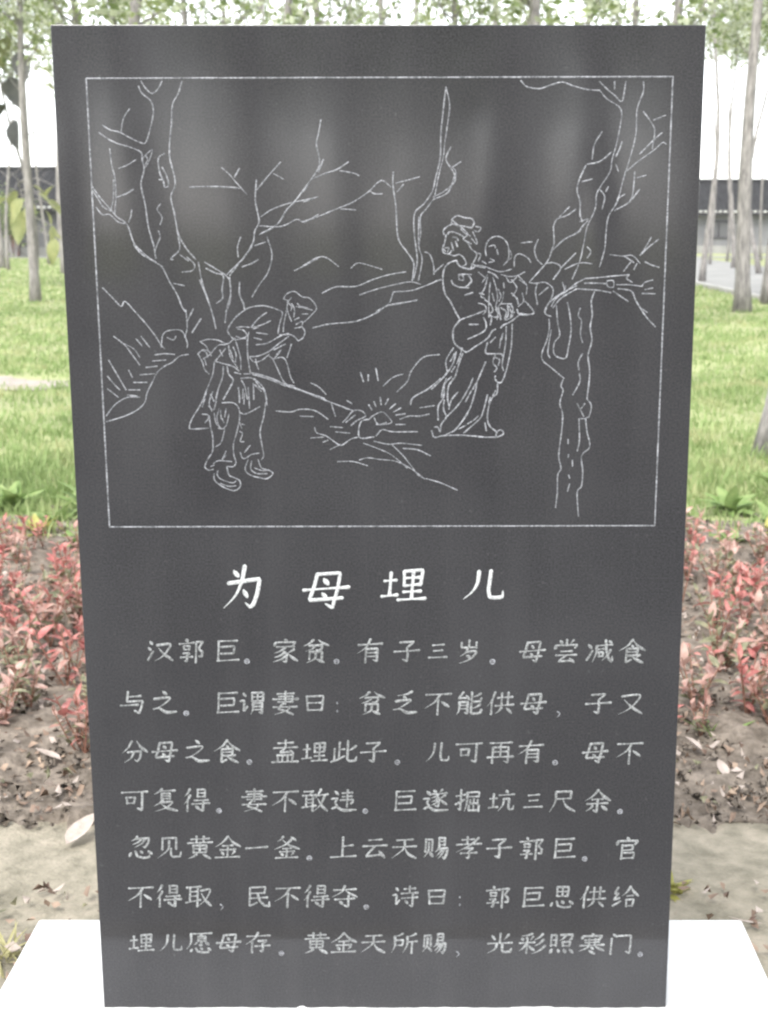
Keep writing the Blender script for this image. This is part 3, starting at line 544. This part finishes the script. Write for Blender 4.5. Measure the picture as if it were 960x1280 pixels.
def tree_parts(seed, H, r0, cb, wob=.25, crown_r=1.5, nleaf=1800, lsize=.09, pale=.55):
    r = random.Random(seed)
    tr = MB(); pts = []; rad = []; x = y = 0; k = 16
    ax, ay = r.uniform(-1, 1)*wob, r.uniform(-1, 1)*wob
    for i in range(k+1):
        t = i/k; z = H*t
        pts.append((ax*t + wob*.35*math.sin(t*7+seed) + r.uniform(-.02, .02)*wob, ay*t + wob*.3*math.sin(t*5+seed*2), z - .05))
        rad.append(r0*(1.35 if i == 0 else 1.0)*(1-.82*t) + .006)
    tr.tube(pts, rad, 10)
    br = MB(); tips = []
    def at(z):
        t = min(.999, max(0, z/H))*k; i = int(t); f = t-i; return Vector(pts[i]).lerp(Vector(pts[i+1]), f)
    z = cb
    while z < H*.97:
        for q in range(r.choice((1, 2, 2))):
            az = r.uniform(0, 6.28); L = crown_r*r.uniform(.5, 1.1)*(1-.55*(z-cb)/(H-cb)); rise = r.uniform(.5, 1.2)
            p = at(z); P = [tuple(p)]; R_ = [r0*.28*(1-.6*z/H)+.004]; d = Vector((math.cos(az), math.sin(az), rise*.8)).normalized()
            for s in range(4):
                d = (d + Vector((r.uniform(-.25, .25), r.uniform(-.25, .25), r.uniform(0, .22)))).normalized(); p = p + d*L/4
                P.append(tuple(p)); R_.append(R_[0]*(1-.22*(s+1))+.002); tips.append(p.copy())
                if s > 0 and r.random() < .9:
                    d2 = (d + Vector((r.uniform(-1, 1), r.uniform(-1, 1), r.uniform(-.3, .6)))).normalized(); e = p + d2*L*.3
                    br.tube([tuple(p), tuple(p.lerp(e, .5)+Vector((0, 0, .02))), tuple(e)], [.008, .006, .003], 4, False); tips += [e, p.lerp(e, .6)]
            br.tube(P, R_, 5, False)
        z += H*.035*r.uniform(.7, 1.4)
    # a few bare twigs below the crown
    for q in range(7):
        zz = r.uniform(cb*.45, cb); p = at(zz); az = r.uniform(0, 6.28); L = r.uniform(.25, .8)
        a = p + Vector((math.cos(az)*L*.5, math.sin(az)*L*.5, L*.3)); b = a + Vector((math.cos(az+.5)*L*.5, math.sin(az+.5)*L*.5, L*.5))
        br.tube([tuple(p), tuple(a), tuple(b)], [.014, .01, .004], 4, False)
    rr = np.random.default_rng(seed); T = np.array([tuple(t) for t in tips])
    cl = T[rr.integers(0, len(T), nleaf)]
    return (tr.me('trunk', M['bark'], True), br.me('branches', M['bark']),
            leaf_cloud('foliage', cl, lsize, [M['leaf'], M['leafpale']], .17, seed, mi=[1-pale, pale], hang=.3))
VAR = {}
def tree(x, y, label, v, H, r0, cb, group=None, rz=0, lean=(0, 0), name='slender_tree', **k):
    key = (v, H, r0, cb)
    if key not in VAR: VAR[key] = tree_parts(v, H, r0, cb, **k)
    a, b, c = VAR[key]
    e = empty(name, (x, y, 0), label, 'tree', group, rz); e.rotation_euler = (lean[0], lean[1], rz)
    link('trunk', a, e); tag(link('branches', b, e), kind='stuff'); tag(link('foliage', c, e), kind='stuff')
    return e
# trees the photograph shows one by one
tree(6.13, 23.87, 'thick pale grey trunk on the grass, tallest trunk right of the slab', 3, 10.5, .145, 6.2, wob=.15, rz=.3, lean=(0, .012))
tree(8.26, 37.9, 'thin straight trunk beside the kerb close to the right edge of the slab', 5, 10, .085, 6.6, wob=.4)
tree(2.53, 7.34, 'nearest leaning smooth trunk at the right edge of the picture', 6, 6.5, .062, 4.2, wob=.2, lean=(.02, .09), nleaf=900)
tree(11.75, 50.5, 'thin trunk by the far road in front of the tiled house window', 8, 10, .1, 7.5, wob=.4)
tree(11.25, 44.5, 'thin crooked trunk just right of the thick pale trunk', 9, 10, .085, 6.8, wob=.9)
tree(7.3, 26.5, 'grey trunk cut by the right picture edge behind the kerb', 11, 9.5, .08, 5.8, wob=.3, lean=(0, .03))
tree(-2.6, 5.85, 'slim leaning trunk at the left picture edge beside the planting bed', 12, 6.5, .055, 4.6, wob=.2, lean=(.0, -.05), nleaf=900)
left_tree = tree(-10.66, 34.64, 'thin bent young tree left of the slab carrying large drooping leaves', 13, 9, .048, 5.2, wob=.7, name='young_tree')
e = empty('garden_bush', (-20.9, 67.6, 0), 'dark green bush in front of the left house wall', 'bush')
bb = MB(); rb = random.Random(3); cc = []
for q in range(9):
    t_ = (rb.uniform(-1, 1), rb.uniform(-.6, .6), rb.uniform(1.2, 2.6)); bb.tube([(t_[0]*.1, t_[1]*.1, -.05), (t_[0]*.5, t_[1]*.5, t_[2]*.5), t_], [.05, .035, .012], 5, False); cc += [t_]*140
tag(link('stem', bb.me('stem', M['bark']), e), kind='stuff'); tag(link('foliage', leaf_cloud('foliage', np.array(cc), .13, [M['leaf']], .42, 8), e), kind='stuff')
# plantation rows behind the slab (only their tops rise over it) and further off
spots = [(170, 15, .125, 4.1, 1), (345, 21, .1, 4.8, 2), (400, 28, .13, 5.6, 3), (582, 24, .09, 5.2, 4), (690, 17, .13, 4.2, 1), (826, 19, .12, 4.5, 2), (225, 30, .12, 5.6, 3), (110, 23, .1, 5, 4),
         (480, 33, .12, 6.2, 2), (530, 40, .12, 8.0, 1), (628, 34, .11, 6.4, 3), (745, 40, .12, 7.6, 4), (280, 40, .12, 6.6, 1), (20, 27, .1, 5.4, 3), (65, 44, .1, 6.6, 2), (-60, 33, .12, 5, 4), (-130, 20, .12, 4.6, 1),
         (1010, 30, .12, 6, 2), (1090, 22, .12, 5.4, 3), (440, 50, .12, 7.5, 4), (340, 55, .12, 7.5, 2), (660, 52, .12, 8.2, 3), (150, 52, .12, 7.4, 1), (990, 52, .12, 8, 4), (785, 27, .09, 5.9, 1), (-20, 50, .12, 7, 3)]
spots.sort(); ORD = 'first second third fourth fifth sixth seventh eighth ninth tenth eleventh twelfth thirteenth fourteenth fifteenth sixteenth seventeenth eighteenth nineteenth twentieth'.split()
over = [s_ for s_ in spots if 60 < s_[0] < 885]
for i, (px, d, r0, cb, v) in enumerate(spots):
    x = .0825 + (px-PX0)/FPX*(d+2.39)*.95
    e = tree(x, d, ('slender pale tree rising over the slab, %s treetop from its left end' % ORD[over.index(spots[i])] if spots[i] in over else 'pale plantation tree standing well to the %s of the slab, %s nearest' % ('left' if px < 400 else 'right', 'second third fourth fifth sixth seventh'.split()[(i if px < 400 else len(spots)-1-i) % 6])), 20+v, 9.5, .115, 4.5, 'plantation trees behind the slab', rz=i*1.7, wob=.35, nleaf=2600, crown_r=1.7)
    e.scale = (r0/.115*.6+.4,)*2 + (cb/4.5*.9,)
# thin far trunks filling the gaps beside the slab
far = [(8, 48), (52, 55), (-14, 38), (896, 55), (914, 60), (936, 60), (955, 61), (972, 44), (-35, 60), (990, 60)]; NM = 'second third fourth fifth sixth seventh eighth ninth tenth'.split()
cl_, cr_ = 0, 0
for i, (px, d) in enumerate(sorted(far)):
    x = .0825 + (px-PX0)/FPX*(d+2.39)*.97
    if px < 400: lab = 'thin far trunk left of the slab, %s of its row from the left' % (['first']+NM)[cl_]; cl_ += 1
    else: lab = 'thin far trunk right of the slab, %s of its row from the slab' % (['first']+NM+['eleventh'])[cr_]; cr_ += 1
    e = tree(x, d, lab, 30+i % 3, 10.5, .055, 7.2, None, rz=i*1.3, wob=.4, nleaf=2200, crown_r=1.8)
    e.scale = (1, 1, .9+.012*(d-38))
# rows behind the camera that the polished face mirrors
for i, (x, y) in enumerate([(-1.35, -5.4), (-.5, -8.2), (1.2, -6.6), (.42, -6.0), (-2.4, -6.8), (2.3, -7.4), (-6.2, -21), (-3.1, -23), (-1.0, -19.5), (1.3, -22), (3.4, -15), (.9, -26), (-2.5, -27), (3.8, -26), (6, -22), (-.3, -30), (2.4, -31), (-4.6, -31), (5.5, -32), (-8, -26), (8.5, -27), (-1.7, -34), (1.1, -36),(-3.2, -9), (-1.3, -11), (1.0, -9.5), (3.0, -12), (5.2, -9), (-5.6, -12), (-2.2, -16), (2.1, -17), (.2, -14), (-7.5, -17), (7.2, -16), (4.3, -19), (-4.4, -20), (-9.5, -11), (9.5, -12)]):
    e = tree(x, y, 'slender plantation tree across the forecourt facing the slab', 20+(i % 4)+1, 9.5, .115, 4.5, 'plantation trees facing the slab', rz=i*2.1)
    e.scale = (1.1, 1.1, .8)

# large leaves: real blades with a midrib fold
def blade(L, W, fold=.2, droop=.25, n=6):
    v = []; f = []
    for i in range(n+1):
        t = i/n; w_ = W*math.sin(math.pi*min(1, t**.75))**.8/2 + .002*W; z = -droop*L*t*t
        v += [(-w_, L*t, z+fold*w_), (0, L*t, z), (w_, L*t, z+fold*w_)]
    for i in range(n):
        for j in range(2): f.append((3*i+j, 3*i+j+1, 3*i+4+j, 3*i+3+j))
    return v, f
def blade_mesh(name, L, W, m, **k):
    v, f = blade(L, W, **k); return mesh(name, v, f, m, True)
big = [blade_mesh('leaf', .42, .3, M['bigleaf'], droop=.3), blade_mesh('leaf', .5, .26, M['bigleaf'], droop=.5), blade_mesh('leaf', .45, .3, M['backlit'], droop=.4)]
def inv_rot(e):
    return Matrix.LocRotScale(e.location, e.rotation_euler, e.scale).inverted()
IL = inv_rot(left_tree)
def hang_leaf(px, py, L, rz, tilt, m_):
    d = AR*(px-PX0)/FPX - AU*(py-640)/FPX + AF; t = (33.8 + random.uniform(-.6, .6) - CAMP[1])/d[1]
    p = IL @ Vector(CAMP + d*t)
    o = link('leaf', big[m_], left_tree, p, rz); o.rotation_euler = (tilt, random.uniform(-.5, .5), rz); o.scale = (L/.45,)*3
    twig = MB(); q = Vector((-.1, 0, p.z + .1)); twig.tube([tuple(p), tuple(p.lerp(q, .5) + Vector((0, 0, .15))), tuple(q)], [.008, .012, .02], 4, False)
    link('leaf_stalk', twig.me('leaf_stalk', M['bark']), left_tree)
for a in [(18, 238, .6, 1.0, -.9, 0), (28, 248, .7, 2.4, -1.0, 0), (22, 262, .75, .2, -1.2, 1), (40, 232, .6, -1.5, -.4, 0), (48, 242, .65, -1.2, -.6, 0), (58, 250, .6, -1.7, -.5, 1), (56, 262, .5, -1.0, -.9, 0),
          (68, 232, .55, 1.3, -.5, 0), (70, 258, .5, -1.4, -.3, 1), (66, 282, .45, -2, -1.2, 0), (70, 298, .6, 3, -1.2, 1), (60, 290, .4, -1.6, -.3, 0), (8, 248, .5, 1.6, -.3, 1), (36, 256, .6, 3.0, -.8, 0),
          (20, 65, .75, 0, -1.3, 2), (12, 95, .8, .6, -1.2, 2), (8, 130, .9, 1.3, -.5, 2), (18, 150, .8, 2.6, -1.0, 2), (30, 112, .5, 1.4, -.2, 0), (2, 98, .6, 1.2, -.2, 0), (50, 85, .5, -1.2, -.3, 0), (52, 105, .4, -1.5, -.2, 0),
          (4, 20, .9, 1.2, -.6, 1), (10, 45, .8, .9, -.6, 1), (2, 58, .7, .4, -.9, 1), (28, 38, .8, -1.3, -.4, 0), (45, 22, .7, -1.2, -.4, 0), (38, 60, .5, -1.4, -.4, 0)]:
    hang_leaf(*a)

# red-leaved shrub seedlings in the bed
def shrub_meshes(seed, top, low, h):
    r = random.Random(seed); st = MB(); V = []; Fc = []; mi = []
    nb = 3 + seed % 3
    for b in range(nb):
        az = b*6.28/nb + r.uniform(-.5, .5); sp = r.uniform(.03, .1); x = y = 0
        P = [(0, 0, -.01), (math.cos(az)*sp*.5, math.sin(az)*sp*.5, h*.45), (math.cos(az)*sp, math.sin(az)*sp, h*r.uniform(.8, 1.05))]
        st.tube(P, [.0035, .003, .0018], 5, False)
        nl = r.randint(7, 11)
        for i in range(nl):
            t = .22 + .78*i/nl; q = t*2; a, c = (P[0], P[1]) if q < 1 else (P[1], P[2]); q = q % 1 if q < 2 else 1
            p = Vector(a).lerp(Vector(c), q)
            L = r.uniform(.032, .07)*(1.1 if t > .6 else .9); W = L*r.uniform(.34, .52)
            v, f = blade(L, W, fold=.35, droop=r.uniform(-.1, .5), n=4)
            up = r.uniform(.1, 1.15) + (.35 if t > .75 else -.2); R_ = Matrix.Rotation(i*2.4+b+r.uniform(-.4, .4), 4, 'Z') @ Matrix.Rotation(up, 4, 'X') @ Matrix.Rotation(r.uniform(-.6, .6), 4, 'Y')
            o = len(V); V += [tuple(p + R_ @ Vector(w_)) for w_ in v]; Fc += [tuple(o+j for j in g) for g in f]
            k = top if t > .58 or r.random() < .2 else low
            mi += [k if r.random() < .85 else (3 - k if k in (1, 2) else 1)]*len(f)
    me = mesh('foliage', V, Fc, [M['red'], M['pink'], M['olive'], M['yellow']]); me.polygons.foreach_set('material_index', mi); me.update()
    return st.me('stem', M['stem']), me
SH = []
for sd_, (tp, lw, h) in enumerate([(0, 2, .27), (0, 1, .23), (1, 2, .25), (1, 2, .21), (0, 2, .2), (2, 2, .2), (0, 2, .28), (1, 2, .18), (2, 1, .2), (2, 2, .16)]): SH.append((shrub_meshes(sd_, tp, lw, h), tp))
LB = ['low seedling with crimson new leaves in the soil bed', 'low seedling with pale pink leaves in the soil bed', 'low seedling with dull olive leaves in the soil bed']
def seed_label(tp, x, y):
    side = 'left of the slab' if x < -.5*(y+2.4)/2.4 else 'right of the slab' if x > .5*(y+2.4)/2.4 else 'behind the slab'
    row = 'front' if y < 2.5 else 'middle' if y < 3.5 else 'back'
    c = ('crimson', 'pale pink', 'dull olive')[tp]
    return 'low seedling with %s upper leaves, %s part of the bed %s' % (c, row, side), 'shrub', '%s seedlings, %s of the bed %s' % (c, row, side)
rs = random.Random(5); cnt = 0; y = 1.6
while y < 4.55:
    sp = .175 + .012*(y-1.9); x = -3.3 + rs.uniform(0, sp)
    while x < 3.3:
        edge = .55*(y+2.4)/2.4
        keep = rs.random() < (.95 if edge-.12 < abs(x) < edge+.75 else .13) * .97 * (.7 if y < 1.9 else 1)
        if keep and cnt < 298:
            (a, b), tp = rs.choice(SH)
            e = empty('shrub_seedling', (x+rs.uniform(-.07, .07), y+rs.uniform(-.06, .06), .02), *seed_label(tp, x, y), rs.uniform(0, 6.28))
            s = rs.uniform(.6, 1.05)*(1 if y < 3.6 else .85); e.scale = (s*1.1, s*1.1, s)
            link('stem', a, e); tag(link('foliage', b, e), kind='stuff'); cnt += 1
        x += sp*rs.uniform(.8, 1.2)*(.8 if abs(abs(x)-edge-.3) < .6 else 1)
    y += .2
# weeds
def weed(x, y, label, m, h=.18, n=16, W=.03, seed=0, z=.01, narrow=.28):
    r = random.Random(seed); e = empty('weed', (x, y, z), label, 'weed')
    for i in range(n):
        L = h*r.uniform(.6, 1.2); me = blade_mesh('leaf', L, L*narrow*r.uniform(.7, 1.2), m, droop=r.uniform(.2, .8), fold=.3, n=5)
        o = link('leaf', me, e, (r.uniform(-.02, .02), r.uniform(-.02, .02), 0)); o.rotation_euler = (r.uniform(.35, 1.35), r.uniform(-.3, .3), i*2.4+r.uniform(-.4, .4))
weed(2.3, 5.7, 'broad green weed clump at the right picture edge behind the bed', M['weed'], .34, 22, seed=1, narrow=.45)
weed(1.95, 4.75, 'pale yellow green weed on the back edge of the bed right of the slab', M['yellow'], .1, 22, seed=2, narrow=.4)
weed(-1.86, 5.2, 'leafy green weed close to the left slab edge behind the bed', M['weed'], .26, 20, seed=3, narrow=.45)
weed(-2.02, 4.75, 'yellow leaved weed on the back edge of the bed left of the slab', M['yellow'], .12, 30, seed=4, narrow=.4)
weed(-2.35, 5.4, 'small green weed at the foot of the left leaning trunk', M['weed'], .2, 16, seed=5, narrow=.4)
weed(1.85, 5.3, 'small bright weed beside the right slab edge in the grass', M['weed'], .2, 16, seed=6, narrow=.4)
weed(-.885, .42, 'yellowish grass tuft by the left corner of the white plinth', M['straw'], .1, 26, seed=7, narrow=.09)
weed(.70, .74, 'small pale green weed behind the plinth at the right slab edge', M['yellow'], .06, 14, seed=8, narrow=.4)
weed(.71, .5, 'tiny yellow green weed touching the back edge of the plinth', M['yellow'], .05, 10, seed=9, narrow=.4)
for k, (x, y, sz) in enumerate([(-1.75, 4.45, .13), (-2.25, 4.6, .12), (1.68, 4.5, .12), (2.1, 4.3, .14), (2.0, 5.0, .16), (-1.98, 4.95, .15)]):
    weed(x, y, ['small green weed among the back seedlings nearest the left slab edge', 'small green weed among the back seedlings near the left picture edge', 'small green weed among the back seedlings nearest the right slab edge',
                'leafy green weed among the back seedlings near the right picture edge', 'green weed where grass meets the bed right of the slab', 'green weed where grass meets the bed left of the slab'][k], M['weed'], sz, 16, seed=40+k, narrow=.4)
weed(-.8, 1.72, 'small olive weed among dead leaves left of the slab', M['olive'], .1, 12, seed=10, narrow=.35)
weed(1.02, 1.75, 'thin grassy weed among dead leaves right of the slab', M['weed'], .12, 12, seed=11, narrow=.1)
# individual fallen leaves
def fallen(x, y, L, W, rz, label, m='dry', z=.03, tl=.1):
    me = blade_mesh('fallen_leaf', L, W, M[m], droop=-.25, fold=.5); o = link('fallen_leaf', me, None, (x, y, z), rz); o.rotation_euler = (tl, .1, rz)
    tag(o, label, 'leaf')
fallen(-.885, .97, .125, .055, -.45, 'large pale dry leaf lying on the dirt left of the slab', z=.028)
fallen(-.83, 1.15, .08, .07, -.9, 'curled cream dry leaf touching the left slab edge', z=.03, tl=.3)
fallen(-.86, 1.36, .07, .05, .6, 'upright pale dry leaf at the front of the bed left of the slab', z=.04, tl=.9)
fallen(-1.05, 1.55, .09, .04, 1.4, 'pale pinkish dead leaf in the middle of the bare soil left of the slab')
fallen(.98, 1.42, .06, .04, .4, 'small white dry leaf on the soil right of the slab', tl=.4)
fallen(.95, 1.62, .07, .045, 1.3, 'cream dead leaf on the soil front right of the bed', tl=.4)
fallen(.88, .55, .1, .012, 1.9, 'thin straw coloured dry blade behind the right end of the plinth', z=.03)
# leaf litter on soil and beside the plinth
n = 13000; P = np.zeros((n, 3)); k = n*3//4
P[:k, 0] = RNG.uniform(-3.4, 3.4, k); P[:k, 1] = 1.1 + RNG.beta(1.1, 2.0, k)*4.1; P[k:, 0] = RNG.choice([-1, 1], n-k)*RNG.uniform(.6, 3.0, n-k); P[k:, 1] = RNG.uniform(-.3, .75, n-k)
sel = (np.abs(P[:, 0]) > .8) | (P[:, 1] > .38); P = P[sel]; P = P[(P[:, 1] > 1.08) | (RNG.random(len(P)) < .55)]; P[:, 2] = .036
def litter():
    n = len(P); a = RNG.uniform(0, 6.28, n); L = RNG.uniform(.012, .04, n); W = L*RNG.uniform(.35, .6, n); t = RNG.normal(0, .012, (n, 4))
    ca, sa = np.cos(a), np.sin(a)
    def q(u, v, k): return np.stack([P[:, 0]+u*ca-v*sa, P[:, 1]+u*sa+v*ca, P[:, 2]+t[:, k]*.8], 1)
    V = np.stack([q(-L/2, 0, 0), q(0, -W/2, 1), q(L/2, 0, 2), q(0, W/2, 3)], 1).reshape(-1, 3); i = np.arange(n)[:, None]*4
    F_ = np.concatenate([i+[[0, 1, 2]], i+[[0, 2, 3]]], 1).reshape(-1, 3)
    mi = np.repeat(RNG.choice(3, n, p=[.68, .2, .12]), 2)
    o = link('leaf_litter', nmesh('leaf_litter', V, F_, [M['litter'], M['dry'], M['olive']], mi)); tag(o, 'small dead leaves scattered over the soil bed and dirt', 'leaf litter', kind='stuff')
litter()
# clods and crumbs of soil
def clods(n, seed):
    r = np.random.default_rng(seed); T = np.array([[1,1,1],[-1,-1,1],[-1,1,-1],[1,-1,-1],[0,0,1.6],[1.3,0,0],[-1.3,0,.1],[0,1.3,0],[0,-1.3,.1]], float)
    F0 = np.array([[4,0,1],[4,3,0],[4,5,0],[4,7,0],[4,6,1],[4,8,1],[5,0,3],[7,0,2],[7,2,6],[6,2,1],[8,1,3],[8,3,5],[4,5,8],[4,6,7]])
    x = r.uniform(-3.4, 3.4, n); y = 1.08 + r.beta(1, 1.8, n)*4.4; s_ = r.gamma(2.0, .0036, n).clip(.003, .022)
    V = np.stack([x, y, .03+s_*.1], 1)[:, None] + T[None]*s_[:, None, None]*r.uniform(.45, 1.0, (n, 9, 1))*np.array([1, 1, .7]) + 0
    i = np.arange(n)[:, None, None]*9
    o = link('soil_crumbs', nmesh('soil_crumbs', V.reshape(-1, 3), (i+F0[None]).reshape(-1, 3), M['soil'])); tag(o, 'loose crumbs and clods of grey brown soil', 'soil', kind='stuff')
clods(12000, 21)
# grass
def grass(name, n, y0, y1, hmin, hmax, wid, label, seed, pw=1.0, xlim=None):
    r = np.random.default_rng(seed); u = r.random(n)
    y = y0*(y1/y0)**(u**pw); half = .36*(y+2.4) + 1.2
    x = -.02*y + r.uniform(-1, 1, n)*half
    keep = ~((x > 7.6) & (y > 17)) & ~((((x+5.0)/1.3)**2 + ((y-11.9)/.8)**2 < 1) & (r.random(n) < .96)) & ~((y > 65))
    cl = np.sin(x*2.1+np.sin(y*1.3)*2)+np.sin(y*1.7+np.sin(x*.9)*3); keep &= (r.random(n) < .6+.14*cl)
    x, y, cl = x[keep], y[keep], cl[keep]; n = len(x); h = r.uniform(hmin, hmax, n)*(1+.1*cl)*(1+.004*y); a = r.uniform(0, 6.28, n); w_ = wid*r.uniform(.6, 1.4, n)*(y/6)**.75
    lx, ly = r.normal(0, .35, n)*h, r.normal(0, .35, n)*h; ca, sa = np.cos(a)*w_/2, np.sin(a)*w_/2
    b1 = np.stack([x-ca, y-sa, np.full(n, -.005)], 1); b2 = np.stack([x+ca, y+sa, np.full(n, -.005)], 1)
    m1 = np.stack([x+lx*.4-ca*.8, y+ly*.4-sa*.8, h*.6], 1); m2 = np.stack([x+lx*.4+ca*.8, y+ly*.4+sa*.8, h*.6], 1); t = np.stack([x+lx, y+ly, h], 1)
    V = np.stack([b1, b2, m2, m1, t], 1).reshape(-1, 3); i = np.arange(n)[:, None]*5
    F_ = np.concatenate([i+[[0, 1, 2]], i+[[0, 2, 3]], i+[[3, 2, 4]]], 1).reshape(-1, 3)
    tag(link(name, nmesh(name, V, F_, M['grass'])), label, 'grass', kind='stuff')
grass('grass', 230000, 5.2, 64, .035, .085, .009, 'bright green rough grass between the bed and the houses', 1)
grass('grass', 16000, 4.6, 8.5, .05, .15, .013, 'taller coarse grass along the back edge of the soil bed', 2)

# ------------------------------------------------------------------ houses beyond the road
def house(name, x0, x1, y0, depth, eave, ridge, wallm, label, wins, pillars, dark=False):
    e = empty(name, (0, 0, 0), label, 'house')
    b = MB(); b.box(x0, x1, y0, y0+depth, -.02, eave); link('wall', b.me('wall', wallm), e)
    b = MB(); b.box(x0-.02, x1+.02, y0-.03, y0+.02, -.02, .45); link('base_course', b.me('base_course', M['concrete']), e)
    # roof: two slopes with courses of tiles running down (half-round ribs)
    V = []; Fc = []; n = int((x1-x0+1.2)/.28); oh = .55
    for i in range(n*2+1):
        x = x0-.6+i*.14; dz = .05 if i % 2 else 0
        V += [(x, y0-oh, eave-.12+dz), (x, y0+depth/2, ridge+dz), (x, y0+depth+oh, eave-.12+dz)]
    for i in range(n*2):
        for j in range(2): Fc.append((3*i+j, 3*i+3+j, 3*i+4+j, 3*i+1+j))
    rf = link('roof', mesh('roof', V, Fc, M['rooftile']), e)
    b = MB(); b.box(x0-.6, x1+.6, y0+depth/2-.14, y0+depth/2+.14, ridge-.02, ridge+.17); link('ridge_cap', b.me('ridge_cap', M['rooftile']), rf)
    b = MB(); b.box(x0-.55, x1+.55, y0-oh+.03, y0-oh+.09, eave-.3, eave-.135); link('eave_board', b.me('eave_board', M['woodframe']), rf)
    x = x0-.5; tm = MB(); tm.box(-.08, .08, -.03, .03, -.05, .05); tm = tm.me('tile_end', M['whitewash'])
    while x < x1+.5:
        link('tile_end', tm, rf, (x, y0-oh-.035, eave-.1)); x += .28
    for (wx, ww, z0, z1) in wins:
        f = MB(); t = .09
        f.box(wx, wx+ww, y0-.07, y0-.004, z0, z0+t); f.box(wx, wx+ww, y0-.07, y0-.004, z1-t, z1)
        for q in (0, .5, 1): f.box(wx+(ww-t)*q, wx+(ww-t)*q+t, y0-.066, y0-.006, z0+t, z1-t)
        wo = link('window', f.me('window', M['woodframe']), e)
        p = MB(); p.box(wx+t, wx+ww-t, y0-.03, y0-.008, z0+t, z1-t); link('pane', p.me('pane', M['pane']), wo)
    for px in pillars:
        p = MB(); p.box(px-.2, px+.2, y0-.16, y0-.002, -.02, eave-.32); link('brick_pillar', p.me('brick_pillar', M['brick']), e)
    return e
house('tiled_house', -3, 52, 76.6, 7, 2.45, 4.1, M['paleplaster'], 'low pale house with dark tiled roof and small windows right of the slab',
      [(16.1+k*3.55, 1.25 if k % 2 == 0 else .55, .85, 1.85) for k in range(-4, 9)], [])
house('tiled_house', -52, -4.5, 69.9, 8, 2.6, 4.55, M['plaster'], 'low grey house with red brick pillars and dark roof left of the slab',
      [(-22.6+k*4.9, .9, 1.1, 2.1) for k in range(-5, 4)], [-21.5+k*4.9 for k in range(-5, 4)])

# ------------------------------------------------------------------ thin haze volume, added to wash out the distance like glare
hz = MB(); hz.box(-70, 90, -30, 90, -1.0, 14.0)
hm = bpy.data.materials.new('haze_veil'); hm.use_nodes = True; ht = hm.node_tree
ht.nodes.remove(ht.nodes['Principled BSDF']); pv = ht.nodes.new('ShaderNodeVolumePrincipled')
pv.inputs['Color'].default_value = (.93, .94, .96, 1); pv.inputs['Density'].default_value = .0004
ht.links.new(pv.outputs[0], ht.nodes['Material Output'].inputs['Volume'])
tag(link('haze', hz.me('haze', hm)), 'added thin haze volume giving the far houses and trees a washed look', 'haze', kind='stuff')
